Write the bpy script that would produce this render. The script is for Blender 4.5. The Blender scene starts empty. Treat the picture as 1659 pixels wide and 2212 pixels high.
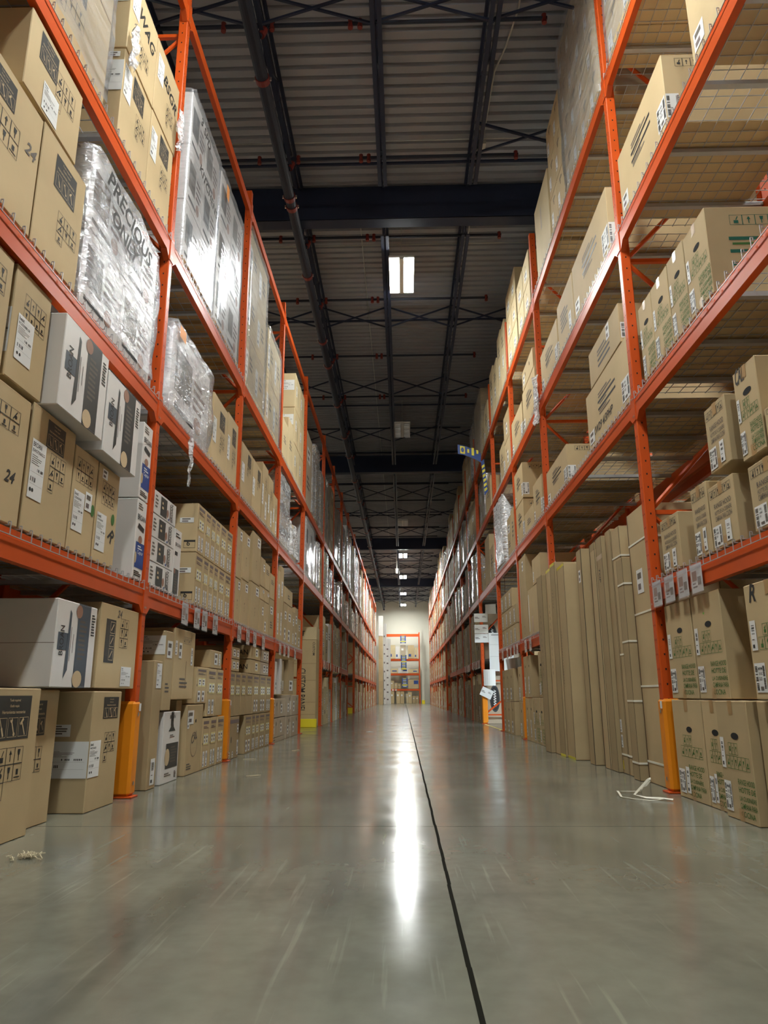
import bpy, bmesh, math, random
from mathutils import Vector, noise
R = random.Random(7)
PI = math.pi
SC = bpy.context.scene
COL = SC.collection
XL, XR = -1.811, 1.7926          # aisle faces of the two racks
RD = 1.07                        # rack depth

# ------------------------------------------------------------------ materials
def srgb(r, g, b):
    f = lambda c: (c / 12.92) if c <= .04045 else ((c + .055) / 1.055) ** 2.4
    return (f(r / 255), f(g / 255), f(b / 255), 1)

def mat(name, col, rough=.6, metal=0., spec=.5, noise_s=0, noise_amt=.12, bump=0, bump_s=60, vary=0., emit=None, stretch=(1, 1, 1), coords='Object'):
    m = bpy.data.materials.new(name); m.use_nodes = True
    nt = m.node_tree; b = nt.nodes['Principled BSDF']; N = nt.nodes.new; L = nt.links.new
    b.inputs['Roughness'].default_value = rough; b.inputs['Metallic'].default_value = metal
    b.inputs['Specular IOR Level'].default_value = spec
    b.inputs['Base Color'].default_value = col
    if noise_s or bump:
        tc = N('ShaderNodeTexCoord'); mp = N('ShaderNodeMapping'); mp.inputs['Scale'].default_value = stretch
        L(tc.outputs[coords], mp.inputs['Vector'])
    src = None
    if noise_s:
        nz = N('ShaderNodeTexNoise'); nz.inputs['Scale'].default_value = noise_s; nz.inputs['Detail'].default_value = 5
        L(mp.outputs[0], nz.inputs['Vector'])
        mr = N('ShaderNodeMapRange'); mr.inputs['From Min'].default_value = .3; mr.inputs['From Max'].default_value = .7
        mr.inputs['To Min'].default_value = 1 - noise_amt; mr.inputs['To Max'].default_value = 1 + noise_amt
        L(nz.outputs['Fac'], mr.inputs['Value']); src = mr.outputs[0]
    if vary:
        oi = N('ShaderNodeObjectInfo'); mv = N('ShaderNodeMapRange')
        mv.inputs['To Min'].default_value = 1 - vary; mv.inputs['To Max'].default_value = 1 + vary
        L(oi.outputs['Random'], mv.inputs['Value'])
        if src:
            mm = N('ShaderNodeMath'); mm.operation = 'MULTIPLY'; L(src, mm.inputs[0]); L(mv.outputs[0], mm.inputs[1]); src = mm.outputs[0]
        else: src = mv.outputs[0]
    if src:
        vm = N('ShaderNodeVectorMath'); vm.operation = 'SCALE'; vm.inputs[0].default_value = col[:3]
        L(src, vm.inputs['Scale']); L(vm.outputs[0], b.inputs['Base Color'])
    if bump:
        n2 = N('ShaderNodeTexNoise'); n2.inputs['Scale'].default_value = bump_s; n2.inputs['Detail'].default_value = 4
        L(mp.outputs[0], n2.inputs['Vector'])
        bp = N('ShaderNodeBump'); bp.inputs['Strength'].default_value = bump; bp.inputs['Distance'].default_value = .01
        L(n2.outputs['Fac'], bp.inputs['Height']); L(bp.outputs[0], b.inputs['Normal'])
    if emit:
        b.inputs['Emission Color'].default_value = emit[0]; b.inputs['Emission Strength'].default_value = emit[1]
    return m

M = {}
M['card'] = mat('cardboard', srgb(184, 162, 124), .72, spec=.3, noise_s=3, noise_amt=.06, bump=.12, bump_s=9, vary=.09)
M['card2'] = mat('cardboard_dull', srgb(164, 143, 108), .75, spec=.3, noise_s=3, noise_amt=.07, bump=.12, bump_s=9, vary=.09)
M['card3'] = mat('cardboard_pale', srgb(200, 181, 143), .7, spec=.3, noise_s=3, noise_amt=.06, bump=.1, bump_s=9, vary=.07)
M['greycard'] = mat('cardboard_greyish', srgb(176, 160, 138), .6, spec=.4, noise_s=3, noise_amt=.05, vary=.06)
M['seam'] = mat('carton_seam', srgb(92, 68, 42), .8)
M['edge'] = mat('crease_light', srgb(196, 166, 124), .8)
M['tape'] = mat('packing_tape', srgb(170, 136, 92), .3, spec=.5)
M['white'] = mat('white_printed_board', srgb(214, 210, 206), .45, noise_s=4, noise_amt=.04, vary=.04)
M['paper'] = mat('label_paper', srgb(222, 222, 220), .55)
M['ink'] = mat('black_ink', srgb(38, 36, 34), .6)
M['inkg'] = mat('grey_ink', srgb(98, 90, 82), .7)
M['inkp'] = mat('faded_violet_ink', srgb(112, 98, 96), .7)
M['green'] = mat('green_ink', srgb(58, 104, 40), .7)
M['teal'] = mat('teal_ink', srgb(16, 92, 74), .7)
M['char'] = mat('charcoal_panel', srgb(52, 52, 50), .5)
M['slate'] = mat('slate_panel', srgb(66, 76, 86), .45)
M['tan'] = mat('tan_print', srgb(196, 172, 136), .6)
M['skin'] = mat('picture_tint', srgb(150, 110, 90), .6)
M['blue'] = mat('blue_print', srgb(34, 66, 132), .5)
M['yel'] = mat('yellow_print', srgb(216, 204, 60), .5)
M['yeled'] = mat('pale_yellow_sticker', srgb(216, 204, 140), .5)
M['hole'] = mat('hand_hole_and_gap_shade', srgb(14, 11, 9), .9)
M['lime'] = mat('green_sticker', srgb(96, 190, 60), .5)
M['orange'] = mat('orange_steel', srgb(196, 78, 24), .42, spec=.28, noise_s=2.5, noise_amt=.07)
M['guard'] = mat('amber_steel', srgb(224, 134, 20), .4, noise_s=2.5, noise_amt=.06)
M['galv'] = mat('galvanised_wire', srgb(176, 178, 180), .4, metal=.3)
M['rackhole'] = mat('punched_slot', srgb(30, 10, 6), .9)
M['bolt'] = mat('bolt_steel', srgb(190, 186, 180), .35, metal=.9)
M['yellowp'] = mat('yellow_paint', srgb(232, 214, 40), .45)
M['deck'] = mat('roof_deck_steel', srgb(142, 143, 150), .7, noise_s=1.2, noise_amt=.08)
M['navy'] = mat('dark_painted_steel', srgb(34, 42, 64), .55, spec=.35, noise_s=1.5, noise_amt=.1)
M['pipe'] = mat('dark_pipe', srgb(34, 39, 52), .6, spec=.3, noise_s=1.5, noise_amt=.1)
M['red'] = mat('red_coupling', srgb(112, 32, 24), .55)
M['conduit'] = mat('conduit_steel', srgb(180, 180, 176), .35, metal=.6)
M['wall'] = mat('painted_wall', srgb(214, 210, 196), .8, noise_s=.6, noise_amt=.04)
M['joint'] = mat('floor_joint_filler', srgb(26, 25, 20), .9, spec=.05)
M['lampbody'] = mat('white_enamel', srgb(210, 210, 206), .5)
M['lenson'] = mat('lamp_lens_lit', (1, 1, 1, 1), .4, emit=((.96, 1., .96, 1), 215))
M['lensdim'] = mat('lamp_lens_dimmed', (1, 1, 1, 1), .4, emit=((.96, 1., .96, 1), 140))
M['lensfill'] = mat('added_cool_fill_lens', (1, 1, 1, 1), .4, emit=((.72, .88, 1., 1), 900))
M['lensoff'] = mat('lamp_lens_unlit', srgb(186, 186, 190), .25)
M['strap'] = mat('white_plastic_strap', srgb(226, 222, 206), .4)
M['yelltape'] = mat('floor_tape', srgb(214, 200, 120), .5)
M['shred'] = mat('wood_shreds', srgb(198, 186, 156), .8)
M['wood'] = mat('pallet_wood', srgb(176, 140, 92), .75, noise_s=6, noise_amt=.15)
M['orangetag'] = mat('orange_sticker', srgb(226, 140, 40), .5)

def film_mat(name, fac=.3, tint=(.97, .98, 1, 1), rough=.14, haze=.18, stretch=(1, 1, 3), nscale=9, bstr=.55, crot=.5):
    m = bpy.data.materials.new(name); m.use_nodes = True
    nt = m.node_tree; nt.nodes.clear(); N = nt.nodes.new; L = nt.links.new
    out = N('ShaderNodeOutputMaterial'); mix = N('ShaderNodeMixShader'); mix2 = N('ShaderNodeMixShader')
    tr = N('ShaderNodeBsdfTransparent'); tr.inputs[0].default_value = tint
    gl = N('ShaderNodeBsdfGlossy'); gl.inputs['Roughness'].default_value = rough; gl.inputs['Color'].default_value = (.95, .96, 1, 1)
    df = N('ShaderNodeBsdfDiffuse'); df.inputs['Color'].default_value = (.86, .87, .9, 1)
    tc = N('ShaderNodeTexCoord'); mp = N('ShaderNodeMapping'); mp.inputs['Scale'].default_value = stretch; mp.inputs['Rotation'].default_value = (crot, 0, 0)
    L(tc.outputs['Object'], mp.inputs['Vector'])
    nz = N('ShaderNodeTexNoise'); nz.inputs['Scale'].default_value = nscale; nz.inputs['Detail'].default_value = 6; nz.inputs['Distortion'].default_value = 1.2
    L(mp.outputs[0], nz.inputs['Vector'])
    bp = N('ShaderNodeBump'); bp.inputs['Strength'].default_value = bstr; bp.inputs['Distance'].default_value = .03
    L(nz.outputs['Fac'], bp.inputs['Height']); L(bp.outputs[0], gl.inputs['Normal']); L(bp.outputs[0], df.inputs['Normal'])
    lw = N('ShaderNodeLayerWeight'); lw.inputs['Blend'].default_value = .35; L(bp.outputs[0], lw.inputs['Normal'])
    mr = N('ShaderNodeMapRange'); mr.inputs['To Min'].default_value = fac; mr.inputs['To Max'].default_value = min(1, fac + .5)
    L(lw.outputs['Facing'], mr.inputs['Value'])
    mr2 = N('ShaderNodeMapRange'); mr2.inputs['From Min'].default_value = .35; mr2.inputs['From Max'].default_value = .75
    mr2.inputs['To Min'].default_value = haze * .3; mr2.inputs['To Max'].default_value = haze * 1.7
    L(nz.outputs['Fac'], mr2.inputs['Value'])
    L(mr.outputs[0], mix.inputs['Fac']); L(tr.outputs[0], mix.inputs[1]); L(gl.outputs[0], mix.inputs[2])
    L(mr2.outputs[0], mix2.inputs['Fac']); L(mix.outputs[0], mix2.inputs[1]); L(df.outputs[0], mix2.inputs[2])
    L(mix2.outputs[0], out.inputs['Surface'])
    return m
M['film'] = film_mat('stretch_film', .1, haze=.3, nscale=7, rough=.1, bstr=.5)
M['filmthin'] = film_mat('thin_stretch_film', .06, haze=.14, nscale=4, rough=.16, bstr=.16, stretch=(1, .5, 4))
M['filmcrump'] = film_mat('crumpled_film', .2, rough=.2, haze=.6)
M['filmspark'] = film_mat('tight_wrinkled_film', .12, haze=.22, nscale=16, rough=.09, bstr=.7, stretch=(1, .6, 1.6), crot=.7)

def floor_mat():
    m = bpy.data.materials.new('polished_concrete'); m.use_nodes = True
    nt = m.node_tree; b = nt.nodes['Principled BSDF']; N = nt.nodes.new; L = nt.links.new
    tc = N('ShaderNodeTexCoord')
    def nz(scale, st=(1, 1, 1), rot=0, det=6, dist=0):
        mp = N('ShaderNodeMapping'); mp.inputs['Scale'].default_value = st; mp.inputs['Rotation'].default_value = (0, 0, rot)
        L(tc.outputs['Object'], mp.inputs['Vector'])
        n = N('ShaderNodeTexNoise'); n.inputs['Scale'].default_value = scale; n.inputs['Detail'].default_value = det; n.inputs['Distortion'].default_value = dist
        L(mp.outputs[0], n.inputs['Vector']); return n.outputs['Fac']
    def rng(v, a, c, lo, hi):
        r = N('ShaderNodeMapRange'); r.inputs['From Min'].default_value = a; r.inputs['From Max'].default_value = c
        r.inputs['To Min'].default_value = lo; r.inputs['To Max'].default_value = hi; L(v, r.inputs['Value']); return r.outputs[0]
    def mul(a, c):
        x = N('ShaderNodeMath'); x.operation = 'MULTIPLY'; L(a, x.inputs[0]); L(c, x.inputs[1]); return x.outputs[0]
    big = mul(rng(nz(.9, det=8, dist=.6), .3, .7, .8, 1.2), rng(nz(2.6, (1, .35, 1), .5, 6, 1.5), .35, .7, .9, 1.13))
    fine = rng(nz(14, det=8), .3, .7, .93, 1.07)
    sc1 = rng(nz(5, (6, .25, 1), .35, 3), .63, .72, 1., 1.3)
    sc2 = rng(nz(5, (6, .2, 1), -.25, 3), .64, .73, 1., 1.26)
    tyre = rng(nz(1.3, (2.4, .12, 1), .06, 4), .56, .7, 1., .72)
    f = mul(mul(mul(mul(big, fine), sc1), sc2), tyre)
    vm = N('ShaderNodeVectorMath'); vm.operation = 'SCALE'; vm.inputs[0].default_value = srgb(113, 112, 100)[:3]
    L(f, vm.inputs['Scale']); L(vm.outputs[0], b.inputs['Base Color'])
    L(rng(nz(2.2, det=8), .3, .7, .12, .22), b.inputs['Roughness'])
    b.inputs['Specular IOR Level'].default_value = .42
    bp = N('ShaderNodeBump'); bp.inputs['Strength'].default_value = .025; bp.inputs['Distance'].default_value = .02
    L(nz(3.5, (1, .5, 1), det=3), bp.inputs['Height']); L(bp.outputs[0], b.inputs['Normal'])
    return m
M['floor'] = floor_mat()

# ------------------------------------------------------------------ mesh builder
class MB:
    def __init__(s): s.v = []; s.f = []; s.m = []
    def add(s, vs, fs, m):
        o = len(s.v); s.v += [tuple(p) for p in vs]; s.f += [tuple(i + o for i in f) for f in fs]; s.m += [m] * len(fs)
    def box(s, x0, x1, y0, y1, z0, z1, m, c=0):
        if x0 > x1: x0, x1 = x1, x0
        if y0 > y1: y0, y1 = y1, y0
        if not c:
            s.add([(x0, y0, z0), (x1, y0, z0), (x1, y1, z0), (x0, y1, z0), (x0, y0, z1), (x1, y0, z1), (x1, y1, z1), (x0, y1, z1)],
                  [(3, 2, 1, 0), (4, 5, 6, 7), (0, 1, 5, 4), (1, 2, 6, 5), (2, 3, 7, 6), (3, 0, 4, 7)], m); return
        bm = bmesh.new(); bmesh.ops.create_cube(bm, size=1)
        for v in bm.verts: v.co = Vector(((x0 + x1) / 2 + v.co.x * (x1 - x0), (y0 + y1) / 2 + v.co.y * (y1 - y0), (z0 + z1) / 2 + v.co.z * (z1 - z0)))
        bmesh.ops.bevel(bm, geom=bm.edges[:], offset=c, segments=1, affect='EDGES')
        bm.verts.index_update()
        s.add([v.co for v in bm.verts], [[v.index for v in f.verts] for f in bm.faces], m); bm.free()
    def quad(s, pts, m): s.add(pts, [tuple(range(len(pts)))], m)
    def bar(s, p, q, w, m, n=4, r2=None, rot=PI / 4):
        p, q = Vector(p), Vector(q); d = (q - p).normalized()
        a = d.cross(Vector((0, 0, 1)) if abs(d.z) < .95 else Vector((0, 1, 0))).normalized(); b = d.cross(a)
        r2 = w if r2 is None else r2; vs = []
        for c, r in ((p, w), (q, r2)):
            for i in range(n):
                t = 2 * PI * i / n + rot; vs.append(c + a * math.cos(t) * r + b * math.sin(t) * r)
        fs = [(i, (i + 1) % n, n + (i + 1) % n, n + i) for i in range(n)] + [tuple(range(n - 1, -1, -1)), tuple(range(n, 2 * n))]
        s.add(vs, fs, m)
    def tube(s, pts, r, m, n=6):
        for a, b in zip(pts, pts[1:]): s.bar(a, b, r, m, n)
    def ribbon(s, pts, w, m, up=(0, 0, 1)):
        up = Vector(up); vs = []
        for i, p in enumerate(pts):
            p = Vector(p); d = (Vector(pts[min(i + 1, len(pts) - 1)]) - Vector(pts[max(i - 1, 0)])).normalized()
            a = d.cross(up).normalized() * w / 2; vs += [p - a, p + a]
        s.add(vs, [(2 * i, 2 * i + 1, 2 * i + 3, 2 * i + 2) for i in range(len(pts) - 1)], m)
    def mesh(s, name):
        me = bpy.data.meshes.new(name); me.from_pydata(s.v, [], s.f)
        used = list(dict.fromkeys(s.m))
        for k in used: me.materials.append(M[k])
        ix = {k: i for i, k in enumerate(used)}
        me.polygons.foreach_set('material_index', [ix[k] for k in s.m]); me.update(); return me
    def build(s, name, parent=None, loc=(0, 0, 0), rz=0, smooth=False):
        me = s.mesh(name)
        if smooth: me.polygons.foreach_set('use_smooth', [True] * len(me.polygons))
        return put(name, me, parent, loc, rz)

def put(name, me, parent=None, loc=(0, 0, 0), rz=0):
    o = bpy.data.objects.new(name, me); COL.objects.link(o); o.location = loc; o.rotation_euler = (0, 0, rz)
    if parent is not None: o.parent = parent
    return o
def tag(o, label=None, cat=None, group=None, kind=None):
    if label: o['label'] = label
    if cat: o['category'] = cat
    if group: o['group'] = group
    if kind: o['kind'] = kind
    return o
def empty(name, loc=(0, 0, 0), rz=0): return put(name, None, None, loc, rz)
def struct(o): o['kind'] = 'structure'; return o

# ------------------------------------------------------------------ lettering
GL = {}
def glyph(s, shear=0.):
    k = (s, shear)
    if k in GL: return GL[k]
    cu = bpy.data.curves.new('lettering', 'FONT'); cu.body = s; cu.shear = shear; cu.resolution_u = 2; cu.offset = .022 if shear else .008
    o = bpy.data.objects.new('lettering', cu); COL.objects.link(o)
    dg = bpy.context.evaluated_depsgraph_get(); me = o.evaluated_get(dg).to_mesh()
    vs = [(v.co.x, v.co.y) for v in me.vertices]; fs = [tuple(p.vertices) for p in me.polygons]
    o.evaluated_get(dg).to_mesh_clear(); bpy.data.objects.remove(o); bpy.data.curves.remove(cu)
    if not vs: vs = [(0, 0), (1, 0), (1, 1)]; fs = []
    x0 = min(v[0] for v in vs); x1 = max(v[0] for v in vs); y0 = min(v[1] for v in vs); y1 = max(v[1] for v in vs)
    GL[k] = ([((x - x0) / (y1 - y0), (y - y0) / (y1 - y0)) for x, y in vs], fs, (x1 - x0) / (y1 - y0)); return GL[k]

class Face:
    """a flat face with its own u (viewer's right) and v (up), in metres"""
    def __init__(s, mb, o, u, v, n, w, h): s.mb, s.o, s.u, s.v, s.n, s.w, s.h = mb, Vector(o), Vector(u), Vector(v), Vector(n), w, h
    def P(s, a, b, off=.0012): return s.o + s.u * a + s.v * b + s.n * off
    def rect(s, a0, b0, a1, b1, m, off=.0012): s.mb.quad([s.P(a0, b0, off), s.P(a1, b0, off), s.P(a1, b1, off), s.P(a0, b1, off)], m)
    def R(s, a0, b0, a1, b1, m, off=.0012): s.rect(a0 * s.w, b0 * s.h, a1 * s.w, b1 * s.h, m, off)
    def poly(s, pts, m, off=.0014): s.mb.quad([s.P(a, b, off) for a, b in pts], m)
    def frame(s, a0, b0, a1, b1, m, t=.003, off=.0014):
        s.rect(a0, b0, a1, b0 + t, m, off); s.rect(a0, b1 - t, a1, b1, m, off); s.rect(a0, b0, a0 + t, b1, m, off); s.rect(a1 - t, b0, a1, b1, m, off)
    def line(s, a0, b0, a1, b1, m, t=.004, off=.0014):
        d = math.hypot(a1 - a0, b1 - b0) or 1; nx, ny = -(b1 - b0) / d * t / 2, (a1 - a0) / d * t / 2
        s.poly([(a0 - nx, b0 - ny), (a1 - nx, b1 - ny), (a1 + nx, b1 + ny), (a0 + nx, b0 + ny)], m, off)
    def disc(s, a, b, r, m, ry=None, off=.0014, n=16):
        ry = ry or r; s.poly([(a + math.cos(2 * PI * i / n) * r, b + math.sin(2 * PI * i / n) * ry) for i in range(n)], m, off)
    def ring(s, a, b, r, m, t=.004, ry=None, n=20):
        ry = ry or r
        for i in range(n):
            p, q = 2 * PI * i / n, 2 * PI * (i + 1) / n
            s.line(a + math.cos(p) * r, b + math.sin(p) * ry, a + math.cos(q) * r, b + math.sin(q) * ry, m, t)
    def text(s, t, a, b, size, m, rot=0, maxw=None, shear=0., off=.0016, center=False):
        vs, fs, asp = glyph(t, shear); k = 1
        if maxw and asp * size > maxw: k = maxw / (asp * size)
        c, sn = math.cos(rot), math.sin(rot); sh = asp * size * k / 2 if center else 0
        pts = []
        for x, y in vs:
            x, y = x * size * k - sh, y * size; pts.append(s.P(a + x * c - y * sn, b + x * sn + y * c, off))
        s.mb.add(pts, fs, m)
    def lines(s, a0, b0, a1, b1, n, m, fill=.5, seed=1):
        rr = random.Random(seed); h = (b1 - b0) / n
        for i in range(n): s.rect(a0, b1 - (i + fill) * h, a0 + (a1 - a0) * rr.uniform(.6, 1), b1 - i * h, m, .0016)
    def bars(s, a0, b0, a1, b1, n, m, seed=3, vert=False):
        rr = random.Random(seed)
        for i in range(n):
            if rr.random() < .75:
                if vert: s.rect(a0, b0 + (b1 - b0) * i / n, a1, b0 + (b1 - b0) * (i + rr.uniform(.35, .8)) / n, m, .0018)
                else: s.rect(a0 + (a1 - a0) * i / n, b0, a0 + (a1 - a0) * (i + rr.uniform(.35, .8)) / n, b1, m, .0018)

# ------------------------------------------------------------------ printed graphics
def tool_panel(F, a0, b0, a1, b1, side=False):
    F.rect(a0, b0, a1, b1, 'char'); w, h = a1 - a0, b1 - b0
    if side:   # cells stacked one over the other, text turned
        for i in range(3):
            y0 = b0 + h * (.06 + .31 * i); F.frame(a0 + .45 * w, y0, a0 + .92 * w, y0 + .27 * h, 'tan', .003)
            F.line(a0 + .55 * w, y0 + .06 * h, a0 + .8 * w, y0 + .22 * h, 'tan', .008)
        for i in range(3): F.rect(a0 + (.1 + .1 * i) * w, b0 + .15 * h, a0 + (.13 + .1 * i) * w, b0 + .85 * h, 'inkg', .0018)
        return
    for i, (t, wd) in enumerate((('Tools required', .52), ('Outils requis', .46), ('Herramientas necesarias', .8))):
        F.text(t, a0 + w * .5, b0 + h * (.85 - .13 * i), h * .075, 'tan', 0, w * wd, 0, .0022, True)
    for i in range(3):
        x0 = a0 + w * (.06 + .31 * i); x1 = x0 + .27 * w; F.frame(x0, b0 + .06 * h, x1, b0 + .5 * h, 'tan', .002, .0018)
        cx, cy = (x0 + x1) / 2, b0 + .28 * h; q = .1 * w; t = .02 * w
        if i == 0: F.line(cx - q * .7, cy + q * 1.3, cx, cy, 'tan', t * .7, .002); F.line(cx, cy, cx + q * .6, cy - q * 1.2, 'tan', t * 1.8, .002)
        elif i == 1:
            F.line(cx - q * .5, cy + q, cx + q * .5, cy - q, 'tan', t * 1.3, .002); F.disc(cx - q * .5, cy + q, t * 1.7, 'tan', off=.002); F.disc(cx + q * .5, cy - q, t * 1.4, 'tan', off=.002); F.disc(cx - q * .62, cy + q * 1.2, t * .8, 'char', off=.0026)
        else: F.line(cx - q * .5, cy + q * .7, cx + q * .6, cy - q * 1.2, 'tan', t * 1.2, .002); F.line(cx - q * .9, cy + q * .35, cx - q * .1, cy + q * 1.2, 'tan', t * 2.2, .002)

def pictos(F, a0, b0, w, h, m='ink', cols=3, rows=2, extra=True, seed=1):
    """grid of handling symbols"""
    rr = random.Random(seed); cw, ch = w / cols, h / (rows + (1 if extra else 0))
    top = b0 + h
    for r in range(rows + (1 if extra else 0)):
        for c in range(cols if r < rows else 1):
            x0, y1 = a0 + c * cw, top - r * ch; F.frame(x0, y1 - ch, x0 + cw, y1, m, .0022)
            cx, cy = x0 + cw / 2, y1 - ch / 2; k = rr.randrange(5); q = min(cw, ch) * .34
            if k == 0: F.rect(cx - q * .12, cy - q, cx + q * .12, cy, m); F.poly([(cx - q * .5, cy + q), (cx - q * .3, cy), (cx + q * .3, cy), (cx + q * .5, cy + q)], m)
            elif k == 1: F.rect(cx - q * .6, cy - q, cx + q * .6, cy - q * .1, m); F.line(cx, cy, cx + q * .5, cy + q, m, .006)
            elif k == 2: F.line(cx - q, cy - q, cx + q * .6, cy + q, m, .007); F.disc(cx + q * .3, cy - q * .3, q * .45, m)
            elif k == 3: F.rect(cx - q * .4, cy - q * .5, cx + q * .4, cy + q * .5, m); F.line(cx - q, cy - q * .9, cx + q, cy - q * .9, m, .005)
            else: F.poly([(cx, cy + q), (cx - q * .5, cy + q * .2), (cx + q * .5, cy + q * .2)], m); F.rect(cx - q * .12, cy - q, cx + q * .12, cy + q * .3, m)

def updown(F, cx, b0, q, m='ink'):
    """this-way-up, umbrella and cup marks stacked"""
    F.rect(cx - q * .8, b0, cx - q * .55, b0 + q * 1.6, m); F.rect(cx + q * .55, b0, cx + q * .8, b0 + q * 1.6, m)
    F.disc(cx, b0 + q * 3, q * .4, m); F.rect(cx - q * .5, b0 + q * 2.3, cx + q * .5, b0 + q * 2.5, m)
    F.poly([(cx, b0 + q * 4.6), (cx - q * .35, b0 + q * 4), (cx + q * .35, b0 + q * 4)], m)
    F.rect(cx - q * .4, b0 + q * 5.2, cx + q * .4, b0 + q * 6.6, m); F.rect(cx - q, b0 + q * 5.8, cx + q, b0 + q * 6, m)

def label_art(F, a0, b0, w, h, head='best', code='WCS1366SS', seed=1):
    """white product label, printed part"""
    F.rect(a0, b0, a0 + w, b0 + h, 'paper', .0024)
    o = .0032
    F.text(head, a0 + .06 * w, b0 + h * .87, h * .085, 'ink', maxw=.6 * w, off=o)
    F.text(code, a0 + .06 * w, b0 + h * .78, h * .055, 'ink', maxw=.86 * w, off=o)
    rr = random.Random(seed)
    for i in range(5): F.rect(a0 + .06 * w, b0 + h * (.72 - .035 * i), a0 + w * rr.uniform(.4, .8), b0 + h * (.73 - .035 * i), 'inkg', o)
    for i in range(12):
        x = a0 + w * (.5 + .034 * i)
        if rr.random() < .7: F.rect(x, b0 + h * .48, x + w * .02, b0 + h * .53, 'ink', o)
        x = a0 + w * (.1 + .03 * i)
        if rr.random() < .7: F.rect(x, b0 + h * .28, x + w * .018, b0 + h * .36, 'ink', o)
    F.rect(a0 + .06 * w, b0 + h * .44, a0 + .94 * w, b0 + h * .443, 'inkg', o); F.rect(a0 + .06 * w, b0 + h * .24, a0 + .94 * w, b0 + h * .243, 'inkg', o)
    F.disc(a0 + .16 * w, b0 + .14 * h, h * .035, 'ink', off=o); F.disc(a0 + .32 * w, b0 + .14 * h, h * .035, 'ink', off=o)

def label_bar(F, a0, b0, w, h, words=(), seed=1):
    """white label with bar codes at both sides and a few words"""
    F.rect(a0, b0, a0 + w, b0 + h, 'paper', .0024); o = .0034; rr = random.Random(seed)
    n = 16
    for i in range(n):
        y = b0 + h * (.08 + .84 * i / n)
        if rr.random() < .8: F.rect(a0 + w * .06, y, a0 + w * .28, y + h * .03, 'ink', o)
        if rr.random() < .8: F.rect(a0 + w * .76, y, a0 + w * .94, y + h * .03, 'ink', o)
    for i, t in enumerate(words): F.text(t, a0 + w * .36, b0 + h * (.76 - .17 * i), h * .1, 'ink', maxw=w * .36, off=o)
    F.rect(a0 + w * .4, b0 + h * .08, a0 + w * .68, b0 + h * .2, 'inkg', o)

def label_small(F, a0, b0, w, h, seed=1, edge=False):
    if edge: F.rect(a0 - .012, b0 - .012, a0 + w + .012, b0 + h + .012, 'yeled', .002)
    F.rect(a0, b0, a0 + w, b0 + h, 'paper', .0026); o = .0034; rr = random.Random(seed)
    if h > 1.6 * w:
        for i in range(9):
            if rr.random() < .7: F.rect(a0 + w * .25, b0 + h * (.55 + .035 * i), a0 + w * .75, b0 + h * (.57 + .035 * i), 'ink', o)
        F.rect(a0 + w * .2, b0 + h * .08, a0 + w * .55, b0 + h * .2, 'ink', o); F.rect(a0 + w * .2, b0 + h * .35, a0 + w * .6, b0 + h * .38, 'inkg', o)
    else:
        F.rect(a0 + w * .15, b0 + h * .6, a0 + w * .75, b0 + h * .85, 'inkg', o); F.rect(a0 + w * .15, b0 + h * .15, a0 + w * .6, b0 + h * .4, 'inkp', o)
# ------------------------------------------------------------------ cartons
ORD = 'zeroth first second third fourth fifth sixth seventh eighth ninth tenth eleventh twelfth thirteenth fourteenth fifteenth sixteenth seventeenth eighteenth nineteenth'.split()
SHELF = ['floor', 'first shelf', 'second shelf', 'third shelf', 'fourth shelf']
CART = []

def draw(items, F, LF, N, LN, side):
    w, h = F.w, F.h
    for it in items:
        k = it[0]
        if isinstance(LF, list): lf0 = LF; LF = None
        if LF is None and k in ('lab', 'lbar', 'ls'): lf0.append(MB()); LB = Face(lf0[-1], F.o, F.u, F.v, F.n, w, h)
        elif LF is not None: LB = LF
        if k == 'tool': tool_panel(F, it[1] * w, it[2] * h, it[3] * w, it[4] * h, len(it) > 5)
        elif k == 'pic': pictos(F, it[1] * w, it[2] * h, it[3] * w, it[4] * h, *(it[5:] or ()))
        elif k == 'lab': label_art(LB, it[1] * w, it[2] * h, it[3] * w, it[4] * h, it[5], it[6])
        elif k == 'lbar': label_bar(LB, it[1] * w, it[2] * h, it[3] * w, it[4] * h, it[5])
        elif k == 'ls': label_small(LB, it[1] * w, it[2] * h, it[3] * w, it[4] * h, R.randrange(99), len(it) > 5)
        elif k == 'txt': F.text(it[1], it[2] * w, it[3] * h, it[4], it[5], it[6] if len(it) > 6 else 0, (it[7] if len(it) > 7 else .95) * (h if len(it) > 6 and abs(it[6]) > .8 else w), it[8] if len(it) > 8 else 0)
        elif k == 'hole': F.disc(it[1] * w, it[2] * h, it[3], 'hole', it[4])
        elif k == 'rect': F.R(it[1], it[2], it[3], it[4], it[5])
        elif k == 'lines': F.lines(it[1] * w, it[2] * h, it[3] * w, it[4] * h, it[5], it[6])
        elif k == 'poly': F.poly([(a * w, b * h) for a, b in it[1]], it[2], .0018)
        elif k == 'disc': F.disc(it[1] * w, it[2] * h, it[3] * w, it[4], it[5] * h, .0022)
        elif k == 'ring': F.ring(it[1] * w, it[2] * h, it[3], it[4], .005)
        elif k == 'ud': updown(F, it[1] * w, it[2] * h, it[3])
        elif k == 'tape':
            for v0, v1 in ((h - .07, h), (0, .06)):
                if LF is None: lf0.append(MB()); LB = Face(lf0[-1], F.o, F.u, F.v, F.n, w, h)
                LB.rect(.5 * w - .025, v0, .5 * w + .025, v1, 'tape', .0016)
        elif k == 'N': draw(it[1], N, LN if not isinstance(LN, list) else LN, N, LN, side)

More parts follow.
